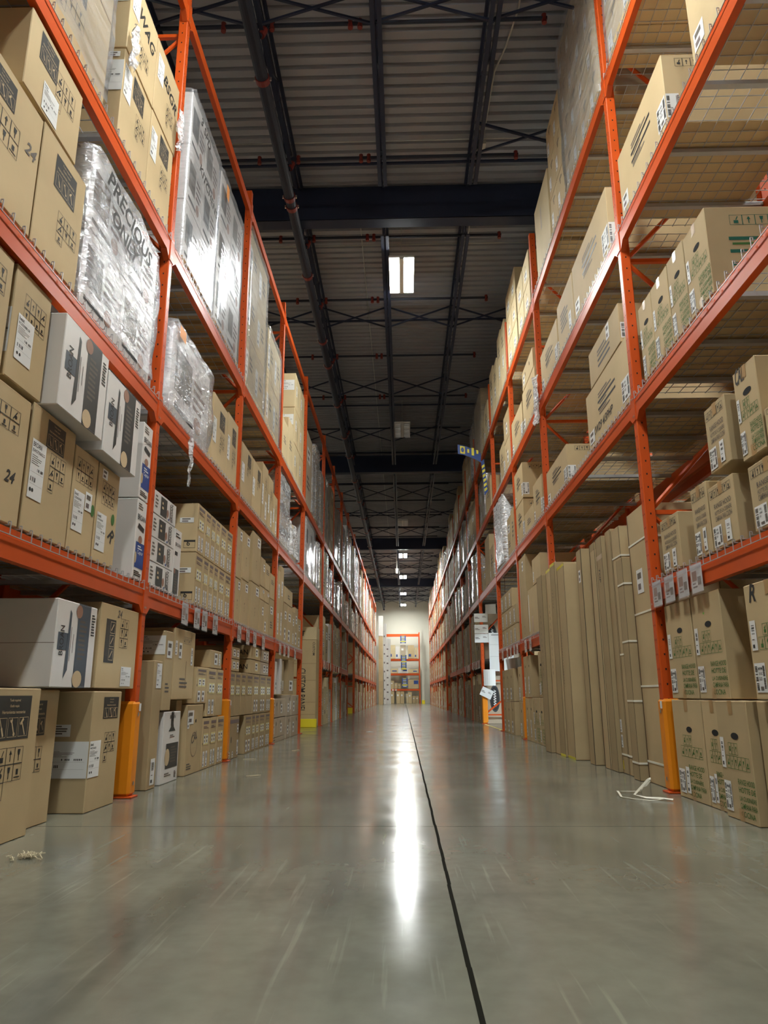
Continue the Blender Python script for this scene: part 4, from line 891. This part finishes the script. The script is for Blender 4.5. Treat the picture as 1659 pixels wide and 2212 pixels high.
for j, x in enumerate(JX):
    if x < -4 or x > 3.6: continue
    m_ = MB()
    for i, g in enumerate(GY):
        a = g + .3; b = GY[i + 1] - .02 if i + 1 < len(GY) else YE - .1
        c, d = a + .15, b - .62
        for s in (-1, 1):
            m_.box(x + s * .014, x + s * .06, c, d, 7.30, 7.306, 'navy'); m_.box(x + s * .014, x + s * .019, c, d, 7.306, 7.35, 'navy')
            m_.box(x + s * .012, x + s * .05, g + .22, b, 7.80, 7.806, 'navy'); m_.box(x + s * .012, x + s * .018, g + .22, b, 7.75, 7.80, 'navy')
        n = int((d - c) / .62); up = False
        for k in range(n):
            y0, y1 = c + (d - c) * k / n, c + (d - c) * (k + 1) / n
            m_.bar((x, y0, 7.78 if up else 7.32), (x, y1, 7.32 if up else 7.78), .013, 'navy'); up = not up
        m_.bar((x, c, 7.32), (x, g + .2, 7.78), .013, 'navy'); m_.bar((x, d, 7.32), (x, b, 7.78), .013, 'navy')
    struct(m_.build('roof_joist'))
mb = MB()
BR = [2.9, 5.95, 12.3, 15.45, 18.6, 24.5, 27.5, 30.6, 36.6, 39.7, 42.7, 48.8, 51.8, 54.8]
for y in BR:
    for a, b in zip(JX, JX[1:]):
        if a < -3.9 or b > 3.5: continue
        if y < 12 and not (a < 1.2): continue
        mb.bar((a, y, 7.33), (b, y, 7.76), .017, 'navy'); mb.bar((a, y + .03, 7.76), (b, y + .03, 7.33), .017, 'navy')
for a, b in ((2.23, 1.0),): mb.bar((a, 7.8, 7.33), (b, 7.8, 7.76), .02, 'navy'); mb.bar((a, 7.84, 7.76), (b, 7.84, 7.33), .017, 'navy')
for y in (8.55, 12.9, 17.2, 20.9, 24.2, 28.4, 31.2, 35, 38, 41, 44, 48, 51, 54): mb.bar((-4, y, 7.8), (4.4, y, 7.8), .022, 'navy')
struct(mb.build('roof_bridging'))

# ------------------------------------------------------------------ sprinkler line, conduits
root = empty('sprinkler_pipe', (-1.46, 0, 7.14)); tag(root, 'dark sprinkler main pipe under the roof above the left rack edge', 'pipe')
m_ = MB(); m_.bar((0, -3, 0), (0, YE - 1.2, 0), .068, 'pipe', 14); m_.bar((0, YE - 1.2, 0), (0, YE - 1.2, -.12), .068, 'pipe', 12); m_.build('main_pipe', root)
BY = [6.06, 8.01, 9.7, 11.5, 13.7, 15.8, 17.9, 19.9, 23.1, 25.2, 27.4, 29.5, 31.3, 35.3, 37.4, 39.4, 41.5, 47, 49, 51, 53]
for i, y in enumerate(BY):
    m_ = MB(); m_.bar((-2.4, y, .3), (3.02, y, .3), .021, 'pipe', 8); b = m_.build('branch_pipe', root)
    m_ = MB(); m_.bar((.04, y - .06, .1), (.1, y - .02, .3), .03, 'pipe', 8); m_.bar((.06, y - .05, .12), (.09, y - .03, .22), .038, 'red', 8)
    m_.build('red_coupling', b)
    for x in (-.35, .16, .98, 1.08, 2.99):
        if y < 16: m_ = MB(); m_.bar((x, y, .24), (x, y, .345), .027, 'red', 8); m_.build('red_coupling', b)
for y in [6.4, 8.32, 8.52, 10.2, 12.4, 13.45, 15.5, 17.6, 19.2, 21.6, 24, 26.5, 29, 32, 35, 38, 41]:
    m_ = MB(); m_.bar((0, y, 0), (0, y + .07, 0), .079, 'red', 14)
    for s in (-1, 1): m_.bar((s * .088, y + .035, -.02), (s * .088, y + .035, .02), .012, 'bolt', 6)
    m_.build('pipe_coupling', root)
root = empty('electrical_conduit', (1.22, 0, 7.835)); tag(root, 'thin steel conduit running along the roof deck near the right rack', 'conduit')
m_ = MB(); m_.tube([(.12, 4, 0), (.1, 6.3, 0), (.03, 6.75, 0), (-.06, 7.1, 0), (-.1, 9, 0)], .011, 'conduit'); m_.tube([(-.1, 9.3, 0), (-.1, 57, 0)], .011, 'conduit'); m_.build('conduit_run', root)
m_ = MB(); m_.box(-.16, -.04, 8.2, 8.32, -.05, .0, 'conduit'); m_.build('junction_box', root)
root = empty('cross_conduit', (0, 0, 7.815)); tag(root, 'pale conduits crossing the roof deck from side to side', 'conduit')
m_ = MB()
for y in (8.15, 10.45): m_.tube([(-3.4, y, 0), (3.2, y, 0)], .009, 'conduit')
m_.build('conduit_run', root)
root = empty('middle_conduit', (-.6, 0, 7.84)); tag(root, 'thin conduit along the roof deck beside the middle joist', 'conduit')
m_ = MB(); m_.tube([(0, 9.3, 0), (0, 57, 0)], .008, 'conduit'); m_.build('conduit_run', root)

# ------------------------------------------------------------------ lamps
def lamp(y, on, label, x=.04, z=7.2, lens=None):
    root = empty('high_bay_light', (x, y, z)); tag(root, label, 'ceiling light', 'high bay lights over the aisle' if abs(x) < 1 else 'high bay lights over the neighbouring aisles')
    m_ = MB(); m_.box(-.2, .2, -.5, .5, .012, .05, 'lampbody', .005); m_.box(-.035, .035, -.5, .5, -.012, .012, 'lampbody')
    for s in (-1, 1): m_.box(s * .192, s * .2, -.5, .5, -.02, .012, 'lampbody')
    m_.build('housing', root)
    for s in (-1, 1):
        m_ = MB(); a, b = (.04, .186) if s > 0 else (-.186, -.04); m_.box(a, b, -.485, .485, -.008, .012, lens or ('lensdim' if on == 2 else 'lenson' if on else 'lensoff'), .004)
        if not on:
            for k in range(1, 8): m_.box(a, b, -.485 + .97 * k / 8 - .004, -.485 + .97 * k / 8 + .004, -.012, -.008, 'galv')
        m_.build('lens', root)
    m_ = MB()
    for yy in (-.4, .4):
        m_.bar((0, yy, .05), (0, yy, ZC - z), .004, 'conduit')
    m_.build('hanger_wire', root)
for y, on, lb in ((-3.6, 1, 'lit ceiling light at the near end of the aisle, before the first bays'), (3.4, 1, 'lit ceiling light high over the first bays of the aisle'), (10.4, 2, 'big bright lit ceiling light nearest in the aisle'), (17.44, 0, 'unlit ceiling light after the bright one'),
                  (27.74, 0, 'small unlit ceiling light farther down the aisle'), (34.7, 1, 'lit ceiling light, first of the far row'), (41.3, 1, 'lit ceiling light, second of the far row'), (48.4, 1, 'lit ceiling light, third of the far row'), (54.6, 1, 'lit ceiling light, last before the back wall')):
    lamp(y, on, lb)
NL = 0
for sx, sd in ((-1, 'left'), (1, 'right')):
    for y in (3.4, 10.4, 17.4, 24.4, 31.4, 38.4, 45.4):
        NL += 1; lamp(y, 1, f'{ORD[(NL - 1) % 7 + 1]} lit ceiling light of the neighbouring aisle beyond the {sd} rack', sx * 5.9)
lamp(11.0, 1, 'cool white light beyond the passage behind the right rack', 6.3, 3.9, 'lensfill')  # added unseen lamp, aimed through the opening to brighten passage and poster
root = empty('ceiling_camera_pole', (-.28, 36.6, 7.0)); tag(root, 'white rod with round bulb hanging under the far roof', 'camera')
m_ = MB(); m_.bar((0, 0, -.1), (0, 0, ZC - 7.), .03, 'lampbody', 8); m_.build('rod', root); m_ = MB(); m_.bar((0, 0, -.35), (0, 0, -.1), .06, 'lampbody', 10, .09); m_.build('bulb_cover', root)
# ------------------------------------------------------------------ passage on the left: panel carton, trim carton, yellow end
o = MB(); w, d, h = .9, .55, 1.8
o.box(-w / 2, w / 2, 0, d, 0, h, 'card', .005)
f = Face(o, (-w / 2, 0, 0), (1, 0, 0), (0, 0, 1), (0, -1, 0), w, h)
f.text('CUSTOM PANEL', .54, 1.2, .14, 'ink', -PI / 2, .9)
for z in (.25, .5, .95, 1.3): f.rect(0, z, w, z + .004, 'seam')
f.text('CUSTOM', .82, 1.75, .05, 'ink', -PI / 2, .3)
o = tag(o.build('panel_carton', None, (-2.31, 15.72, .002)), 'tall carton lettered CUSTOM PANEL standing in the left passage', 'box')
b = MB(); f = Face(b, (-w / 2, 0, 0), (1, 0, 0), (0, 0, 1), (0, -1, 0), w, h); f.rect(.1, .02, .36, .14, 'paper', .003); f.rect(.44, .02, .74, .14, 'paper', .003); f.rect(.1, 1.55, .26, 1.72, 'paper', .003); f.lines(.14, .05, .32, .11, 2, 'inkg'); f.lines(.48, .05, .7, .11, 2, 'inkg'); b.build('shipping_label', o)
o = MB(); o.box(-.55, .5, 0, .55, 0, .27, 'card3', .005); f = Face(o, (-.55, 0, 0), (1, 0, 0), (0, 0, 1), (0, -1, 0), 1.05, .27); f.text('TRIM KIT', .2, .08, .11, 'ink', 0, .6)
tag(o.build('trim_carton', None, (-2.36, 15.72, 1.806)), 'flat carton lettered TRIM KIT on the tall panel carton', 'box')
o = MB(); o.box(-.55, .5, 0, .1, 0, .17, 'yellowp', .006); o.box(-.55, -.47, .1, .3, 0, .17, 'yellowp', .006)
tag(o.build('end_guard', None, (-2.31, 15.5, .001)), 'low yellow steel guard on the floor before the panel carton', 'guard')
o = MB(); o.box(-.5, .45, 0, .12, 0, .2, 'yellowp', .006); tag(o.build('end_guard', None, (-2.3, 26.9, .001)), 'small yellow steel guard at the second left passage', 'guard')
# ------------------------------------------------------------------ passage on the right
Ym = 17.22
for z0, h, lb in ((.002, 1.15, 'big carton with dark oval emblem standing behind the passage frame'), (1.447, 1.05, 'big carton with dark oval emblem on the shelf behind the poster')):
    o = MB(); w = 1.0; o.box(0, w, 0, .14, 0, h, 'greycard', .005); f = Face(o, (0, 0, 0), (1, 0, 0), (0, 0, 1), (0, -1, 0), w, h)
    f.disc(.2, h * .48, .115, 'ink', .3, n=28); f.disc(.2, h * .48, .105, 'slate', .285, off=.0016, n=28); f.disc(.2, h * .48, .098, 'ink', .27, off=.002, n=28)
    for k in range(7): f.line(.17, h * .48 - .19 + .055 * k, .23, h * .48 - .165 + .055 * k, 'paper', .02, .0024); f.line(.23, h * .48 - .165 + .055 * k, .18, h * .48 - .14 + .055 * k, 'paper', .014, .0026)
    for v in (.22, .76): f.rect(.38, h * v, .52, h * v + .03, 'ink'); f.rect(.36, h * v - .04, .4, h * v + .07, 'ink'); f.rect(.5, h * v - .03, .54, h * v + .06, 'ink')
    f.lines(.64, .1 * h, .68, .85 * h, 9, 'inkg'); f.lines(.76, .1 * h, .82, .85 * h, 9, 'inkg')
    tag(o.build('emblem_carton', None, (XR + .1, Ym, z0)), lb, 'box', 'cartons with an oval emblem')
def sheet(name, label, cat, x0, x1, z0, z1, y, art=None, m='paper', bend=0., rot=0.):
    b = MB(); n = 6; cx, cz = (x0 + x1) / 2, (z0 + z1) / 2
    def pt(i, k, dy):
        u = i / n; x = (x1 - x0) * (u - .5); z = (z1 - z0) * (k - .5); c, s = math.cos(rot), math.sin(rot)
        return (x * c - z * s, bend * math.sin(u * PI) + dy, x * s + z * c)
    vs = [pt(i, k, dy) for dy in (0, .003) for k in (0, 1) for i in range(n + 1)]; q = n + 1
    fs = [(i, i + 1, q + i + 1, q + i) for i in range(n)] + [(2 * q + i + 1, 2 * q + i, 3 * q + i, 3 * q + i + 1) for i in range(n)]
    b.add(vs, fs, m)
    if art: art(Face(b, (-(x1 - x0) / 2 * math.cos(rot) + (z1 - z0) / 2 * math.sin(rot), -.001, -(x1 - x0) / 2 * math.sin(rot) - (z1 - z0) / 2 * math.cos(rot)), (math.cos(rot), 0, math.sin(rot)), (-math.sin(rot), 0, math.cos(rot)), (0, -1, 0), x1 - x0, z1 - z0))
    return tag(b.build(name, None, (cx, y, cz)), label, cat)
card_art = lambda f: (f.lines(.05 * f.w, .35 * f.h, .4 * f.w, .6 * f.h, 2, 'inkg'), f.lines(.6 * f.w, .5 * f.h, .9 * f.w, .7 * f.h, 2, 'inkp'))
for i, (z, n_) in enumerate(((2.28, 'topmost'), (2.02, 'middle'), (1.81, 'lowest'))): sheet('notice_card', f'white notice card hung at the passage post, {n_} of three', 'card', 1.66, 1.98, z, z + .2, 17.02 - .001 * i, card_art)
sheet('poster', 'large pale blue white poster hanging in the right passage', 'poster', 1.98, 2.54, 1.16, 2.03, 17.0, lambda f: (f.lines(.06, f.h - .07, .5, f.h - .04, 1, 'inkg'), f.rect(.02, .33, f.w - .02, .333, 'inkp'), f.rect(.02, .6, f.w - .02, .603, 'inkp')))
sheet('notice_card', 'curled white sheet fixed to the passage post below shelf', 'card', 1.83, 2.1, .84, 1.2, 16.99, lambda f: f.rect(.12, .1, .14, .16, 'ink'), bend=-.05)
sheet('notice_card', 'tilted white card stuck low on the passage post', 'card', 1.75, 2.02, .58, .78, 16.98, card_art, rot=-.45)
sheet('notice_card', 'crumpled white paper hanging at the beam end', 'card', XR + .12, XR + .42, 1.02, 1.3, 13.7, None, bend=-.06, rot=.15)
sheet('hanging_strip', 'long white paper strip hanging in the passage between shelves', 'strip', 1.93, 2.02, 3.2, 4.1, 16.6)
for z, n_ in ((3.0, 'upper'), (2.42, 'lower')): sheet('notice_card', f'white card below the hanging strip, {n_} one', 'card', 1.88, 2.12, z, z + .22, 16.58, card_art, bend=-.02)
b = MB()   # red wire ball
for k in range(9):
    t = PI * k / 9
    pts = [(.14 * math.cos(a) * math.cos(t), .14 * math.cos(a) * math.sin(t), .14 * math.sin(a)) for a in [2 * PI * i / 20 for i in range(21)]]; b.tube(pts, .006, 'red', 4)
for z in (-.09, -.04, 0, .04, .09):
    r = math.sqrt(.14 ** 2 - z * z); b.tube([(r * math.cos(2 * PI * i / 20), r * math.sin(2 * PI * i / 20), z) for i in range(21)], .006, 'red', 4)
b.bar((0, 0, .14), (0, 0, .62), .004, 'red')
tag(b.build('wire_ball', None, (1.98, 14.0, 2.22)), 'round red wire ball hanging in the right passage', 'wire ball')
# blue and yellow banner strip on the right rack
b = MB(); pts = [(1.17, 14.2, 5.56), (1.3, 14.2, 5.53), (1.45, 14.2, 5.47), (1.57, 14.2, 5.41), (1.64, 14.2, 5.36)]
for (x0, y0, z0), (x1, y1, z1) in zip(pts, pts[1:]): b.add([(x0, y0, z0 - .1), (x1, y1, z1 - .1), (x1, y1, z1 + .1), (x0, y0, z0 + .1), (x0, y0 + .004, z0 - .1), (x1, y1 + .004, z1 - .1), (x1, y1 + .004, z1 + .1), (x0, y0 + .004, z0 + .1)], [(0, 1, 2, 3), (7, 6, 5, 4), (3, 2, 6, 7), (0, 4, 5, 1)], 'blue')
f = Face(b, (1.17, 14.199, 5.46), (.978, 0, -.2), (0, 0, 1), (0, -1, 0), .5, .2)
f.rect(.05, .02, .15, .18, 'yel', .006); f.disc(.1, .1, .035, 'blue', .06, off=.008, n=6); f.rect(.2, .06, .24, .14, 'yel', .004); f.rect(.29, .02, .34, .18, 'yel', .004); f.rect(.39, .07, .43, .15, 'yel', .004)
b.add([(1.64, 14.2, 5.28), (1.7, 14.2, 5.34), (1.76, 14.2, 4.66), (1.69, 14.2, 4.56)], [(0, 3, 2, 1)], 'blue')
for k in range(6): q = .1 + .14 * k; b.add([(1.645 + .05 * q, 14.198, 5.26 - .7 * q), (1.7 + .05 * q, 14.198, 5.3 - .7 * q), (1.705 + .05 * q, 14.198, 5.25 - .7 * q), (1.65 + .05 * q, 14.198, 5.2 - .7 * q)], [(0, 3, 2, 1)], 'yel')
tag(b.build('banner_sign', None), 'blue and yellow banner strip jutting from the right rack', 'sign')
# hanging scraps of film
def scrap(label, loc, w, h, seed, m='filmcrump', tw=.04):
    b = MB(); n, k = 8, 12; s = Vector((seed, seed * 2, seed)); vs = []
    for j in range(k + 1):
        for i in range(n + 1):
            u, v = i / n - .5, j / k; ww = w * (.35 + .65 * math.sin(PI * (.15 + .75 * v)))
            p = Vector((u * 3, v * 4, 0)) + s; vs.append((tw * noise.noise(p * 1.4), u * ww + .03 * noise.noise(p + s), -v * h + .02 * noise.noise(p * 2)))
    b.add(vs, [(j * (n + 1) + i, j * (n + 1) + i + 1, (j + 1) * (n + 1) + i + 1, (j + 1) * (n + 1) + i) for j in range(k) for i in range(n)], m)
    return tag(b.build('film_scrap', None, loc, 0, True), label, 'plastic film')
scrap('crumpled pale film scrap tied round the right rack post', (XR - .05, 8.72, 4.62), .38, .62, 3, tw=.06)
scrap('thin film tail dangling below the second left shelf', (XL + .05, 5.72, 2.83), .07, .5, 8)
scrap('film rag hanging off the brown carton on the third left shelf', (XL + .03, 3.96, 5.1), .12, .34, 5)
scrap('film rag by the first left post near the top', (XL + .04, 4.92, 5.3), .12, .36, 6)
# ------------------------------------------------------------------ floor litter
b = MB(); rr = random.Random(4)
for i in range(110):
    a, r = rr.uniform(0, 2 * PI), abs(rr.gauss(0, .03)); x, y = math.cos(a) * r * 1.2, math.sin(a) * r; t = rr.uniform(0, PI); l = rr.uniform(.008, .022)
    b.bar((x, y, .004 + rr.random() * .012), (x + math.cos(t) * l, y + math.sin(t) * l, .004 + rr.random() * .016), .0028, 'shred')
tag(b.build('wood_shreds', None, (-1.565, 3.21, 0)), 'small heap of pale wood shreds on the floor at left', 'debris', kind='stuff')
b = MB(); z = .008
S = [(1.592, 5.243, .012), (1.52, 5.25, .01), (1.462, 5.244, .012), (1.425, 5.2, .02), (1.41, 5.114, .02), (1.40, 5.04, .01), (1.394, 5.0, z), (1.449, 4.902, z), (1.517, 4.839, z), (1.57, 4.85, z), (1.623, 4.87, .012), (1.666, 4.84, z)]
b.ribbon(S, .013, 'strap'); b.ribbon([(1.666, 4.84, z + .002), (1.6, 4.9, .012), (1.54, 4.96, z), (1.497, 5.067, .012), (1.53, 5.1, .03), (1.57, 5.12, .06), (1.61, 5.13, .095), (1.632, 5.13, .105), (1.628, 5.14, .09), (1.6, 5.14, .06), (1.57, 5.15, .035), (1.592, 5.243, .012)], .013, 'strap', (.2, -1, .5))
sol = b.build('plastic_strap', None); mo = sol.modifiers.new('thickness', 'SOLIDIFY'); mo.thickness = .0012
tag(sol, 'loose white plastic strap on the floor by the right post guard', 'strap')
for i, (x, y, lb) in enumerate(((-1.62, 7.9, 'pale wood splinter on the floor by the second left guard'), (-1.25, 6.3, 'small pale splinter on the floor before the white carton'), (-1.3, 9.1, 'dark edged scrap on the floor at the third left bay'), (-.62, 13.6, 'white paper scrap on the floor in mid aisle'))):
    b = MB(); b.bar((-.06, 0, .006), (.05, .02, .008), .005, 'shred' if i < 3 else 'paper'); b.bar((-.03, -.02, .006), (.07, .03, .006), .004, 'shred' if i < 3 else 'paper')
    if i == 3: b.box(-.05, .06, -.05, .05, .001, .006, 'paper')
    tag(b.build('floor_scrap', None, (x, y, 0), .4 * i), lb, 'debris')
b = MB(); b.ribbon([(XR - .05, 14.0, .0012), (XR + .05, 14.3, .0012), (XR + .02, 16.9, .0012)], .05, 'yelltape'); b.ribbon([(XR + .02, 13.6, .0013), (XR + 2.2, 16.9, .0013)], .06, 'yelltape')
struct(b.build('trim_1'))

# ------------------------------------------------------------------ far end of the aisle
ER = 55.7
root = empty('end_rack', (-1.48, ER, 0)); tag(root, 'orange pallet rack standing across the far end of the aisle', 'pallet rack')
for x in (0, 2.66):
    m_ = MB()
    for y in (0, 1.0): m_.box(x, x + PW, y, y + PW, .006, 5.25, 'orange'); m_.box(x - .03, x + PW + .03, y - .03, y + PW + .03, .001, .008, 'orange')
    for k in range(7): m_.bar((x + .038, .05, .3 + .7 * k), (x + .038, 1.03, .3 + .7 * k + (.6 if k % 2 else 0)), .018, 'orange')
    m_.build('upright_frame', root)
EZ = [1.06, 2.2, 3.27, 5.13]
for z in EZ:
    m_ = MB()
    for y in (0, 1.03): m_.box(PW, 2.66, y, y + .045, z - .13, z, 'orange')
    m_.build('beam', root)
    if z < 5:
        m_ = MB()
        for i in range(26): m_.bar((.1 + .1 * i, .05, z + .006), (.1 + .1 * i, 1.03, z + .006), .004, 'galv')
        m_.build('wire_deck', root)
m_ = MB()
for x in (.35, .62, .84): m_.box(x, x + .14, -.004, 0, .95, 1.03, 'paper')
m_.build('price_tag', root)
EC = [(-.98, -.7, 0, .9, 'card'), (-.54, -.26, 0, .89, 'card'), (-.25, .04, 0, .89, 'card'), (.2, .33, 0, .7, 'card3'), (.34, .62, 0, .84, 'card'), (.65, .9, 0, .55, 'card2'), (.91, 1.12, 0, .55, 'card2'),
      (-1.28, -1.0, 1.07, 1.62, 'card3'), (-.99, -.7, 1.07, 1.66, 'card'), (-.67, -.45, 1.07, 1.5, 'card2'), (-.42, -.2, 1.07, 1.46, 'card2'), (.36, 1.12, 1.07, 1.74, 'card'),
      (-1.28, -.4, 2.21, 2.55, 'card3'), (-.38, .35, 2.21, 2.62, 'white'), (.37, 1.1, 2.21, 2.5, 'card3'),
      (-1.12, -.6, 3.28, 4.3, 'card3'), (-.56, -.28, 3.28, 4.2, 'white'), (-.22, .2, 3.28, 4.3, 'greycard'), (.36, .84, 3.28, 4.28, 'card'), (.86, 1.1, 3.28, 4.1, 'card3')]
lv = {0: 'floor', 1.07: 'first shelf', 2.21: 'second shelf', 3.28: 'third shelf'}; cnt = {}
for x0, x1, z0, z1, m in EC:
    b = MB(); w = x1 - x0 - .01; h = z1 - z0 - .01; b.box(0, w, 0, .8, 0, h, m); f = Face(b, (0, 0, 0), (1, 0, 0), (0, 0, 1), (0, -1, 0), w, h)
    if z0 > 3 and m != 'greycard': f.R(.1, .14, .5, .34, 'blue', .004)
    elif z0 == 1.07 and w > .6: f.R(.55, .5, .98, .9, 'blue', .004)
    elif z0 == 2.21: f.R(.5, .35, .9, .6, 'blue', .004)
    else: f.R(.2, .6, .6, .75, 'paper', .004)
    cnt[z0] = cnt.get(z0, 0) + 1
    tag(b.build('carton', None, (x0, ER + .02, z0 + .013)), f"{'white' if m == 'white' else 'brown'} carton on the far end rack, {ORD[cnt[z0]]} along its {lv[z0]}", 'box', 'cartons on the end rack')
for z0, z1, x, lb in ((4.42, 5.0, 0, 'topmost'), (2.48, 3.55, .03, 'middle'), (1.18, 1.86, .09, 'lowest')):
    b = MB(); h = z1 - z0; b.box(-.21, .21, 0, .01, 0, h, 'blue'); f = Face(b, (-.21, 0, 0), (1, 0, 0), (0, 0, 1), (0, -1, 0), .42, h)
    n = 6 if h < 1 else 10
    for k in range(n):
        if k % 5 == n % 5: f.R(.04, (k + .1) / n, .96, (k + .85) / n, 'yel', .004)
        else: f.R(.2, (k + .3) / n, .8, (k + .7) / n, ('paper', 'yel')[k % 2], .004)
    tag(b.build('banner_sign', None, (x, ER - .06, z0)), f'blue and yellow hanging banner on the end rack, {lb} of three', 'sign', 'banners on the end rack')
def mbx(*a): b = MB(); b.box(*a); return b
for k, n_ in enumerate(('lowest', 'middle', 'topmost')):
    tag(mbx(-1.68, -1.4, 50.3, 50.8, 1.52 * k + .002, 1.52 * k + 1.515, 'card', .005).build('tower_carton'), f'upright brown carton at the left rack end, {n_} of the tower', 'box', 'tower cartons')
tag(mbx(-1.7, -1.38, 50.3, 50.8, 4.57, 5.95, 'white', .01).build('wrapped_panel_bundle'), 'white wrapped bundle on top of the brown carton tower', 'bundle')
for x0, x1, y, h, lb in ((-1.4, -1.2, 52.4, 5.6, 'tall white panel bundle next to the carton tower'), (-1.24, -.92, 53.4, 4.6, 'lower white panel bundle before the end rack')):
    b = MB(); b.box(x0, x1, y, y + .6, .002, h, 'white', .01)
    f = Face(b, (x0, y, 0), (1, 0, 0), (0, 0, 1), (0, -1, 0), x1 - x0, h)
    for k in range(8): f.R(.1, .06 + .11 * k, .5, .08 + .11 * k, 'inkp', .003)
    f.R(.62, 0, .64, 1, 'inkg', .003); tag(b.build('panel_bundle'), lb, 'bundle')
b = MB(); b.box(1.36, 1.52, 54.6, 54.76, 0, 5.2, 'wall'); struct(b.build('trim_2')); b = MB(); b.box(1.33, 1.55, 54.57, 54.79, 0, .25, 'yellowp'); struct(b.build('trim_3'))

label_cartons(); fix_wrapped()
# ------------------------------------------------------------------ world, view, camera
w = bpy.data.worlds.new('World'); SC.world = w; w.use_nodes = True
w.node_tree.nodes['Background'].inputs[0].default_value = (.9, .95, 1, 1); w.node_tree.nodes['Background'].inputs[1].default_value = .01
vs = SC.view_settings; vs.view_transform = 'Standard'; vs.look = 'None'; vs.gamma = 1; vs.exposure = 0.72; vs.use_curve_mapping = False
cam = bpy.data.cameras.new('camera'); co = bpy.data.objects.new('camera', cam); COL.objects.link(co); SC.camera = co
f_, p_, y_, r_ = 1562.94, .2474, -.0252, -.0046
F = Vector((math.sin(y_) * math.cos(p_), math.cos(y_) * math.cos(p_), math.sin(p_))); Rt = Vector((math.cos(y_), -math.sin(y_), 0)); U = Rt.cross(F)
c, s = math.cos(r_), math.sin(r_); Rt, U = c * Rt + s * U, -s * Rt + c * U
from mathutils import Matrix
mx = Matrix((Rt, U, -F)).transposed().to_4x4(); mx.translation = (0, 0, .65); co.matrix_world = mx
cam.sensor_fit = 'VERTICAL'; cam.sensor_height = 32.; cam.lens = f_ / 2212 * 32.; cam.clip_start = .05; cam.clip_end = 200
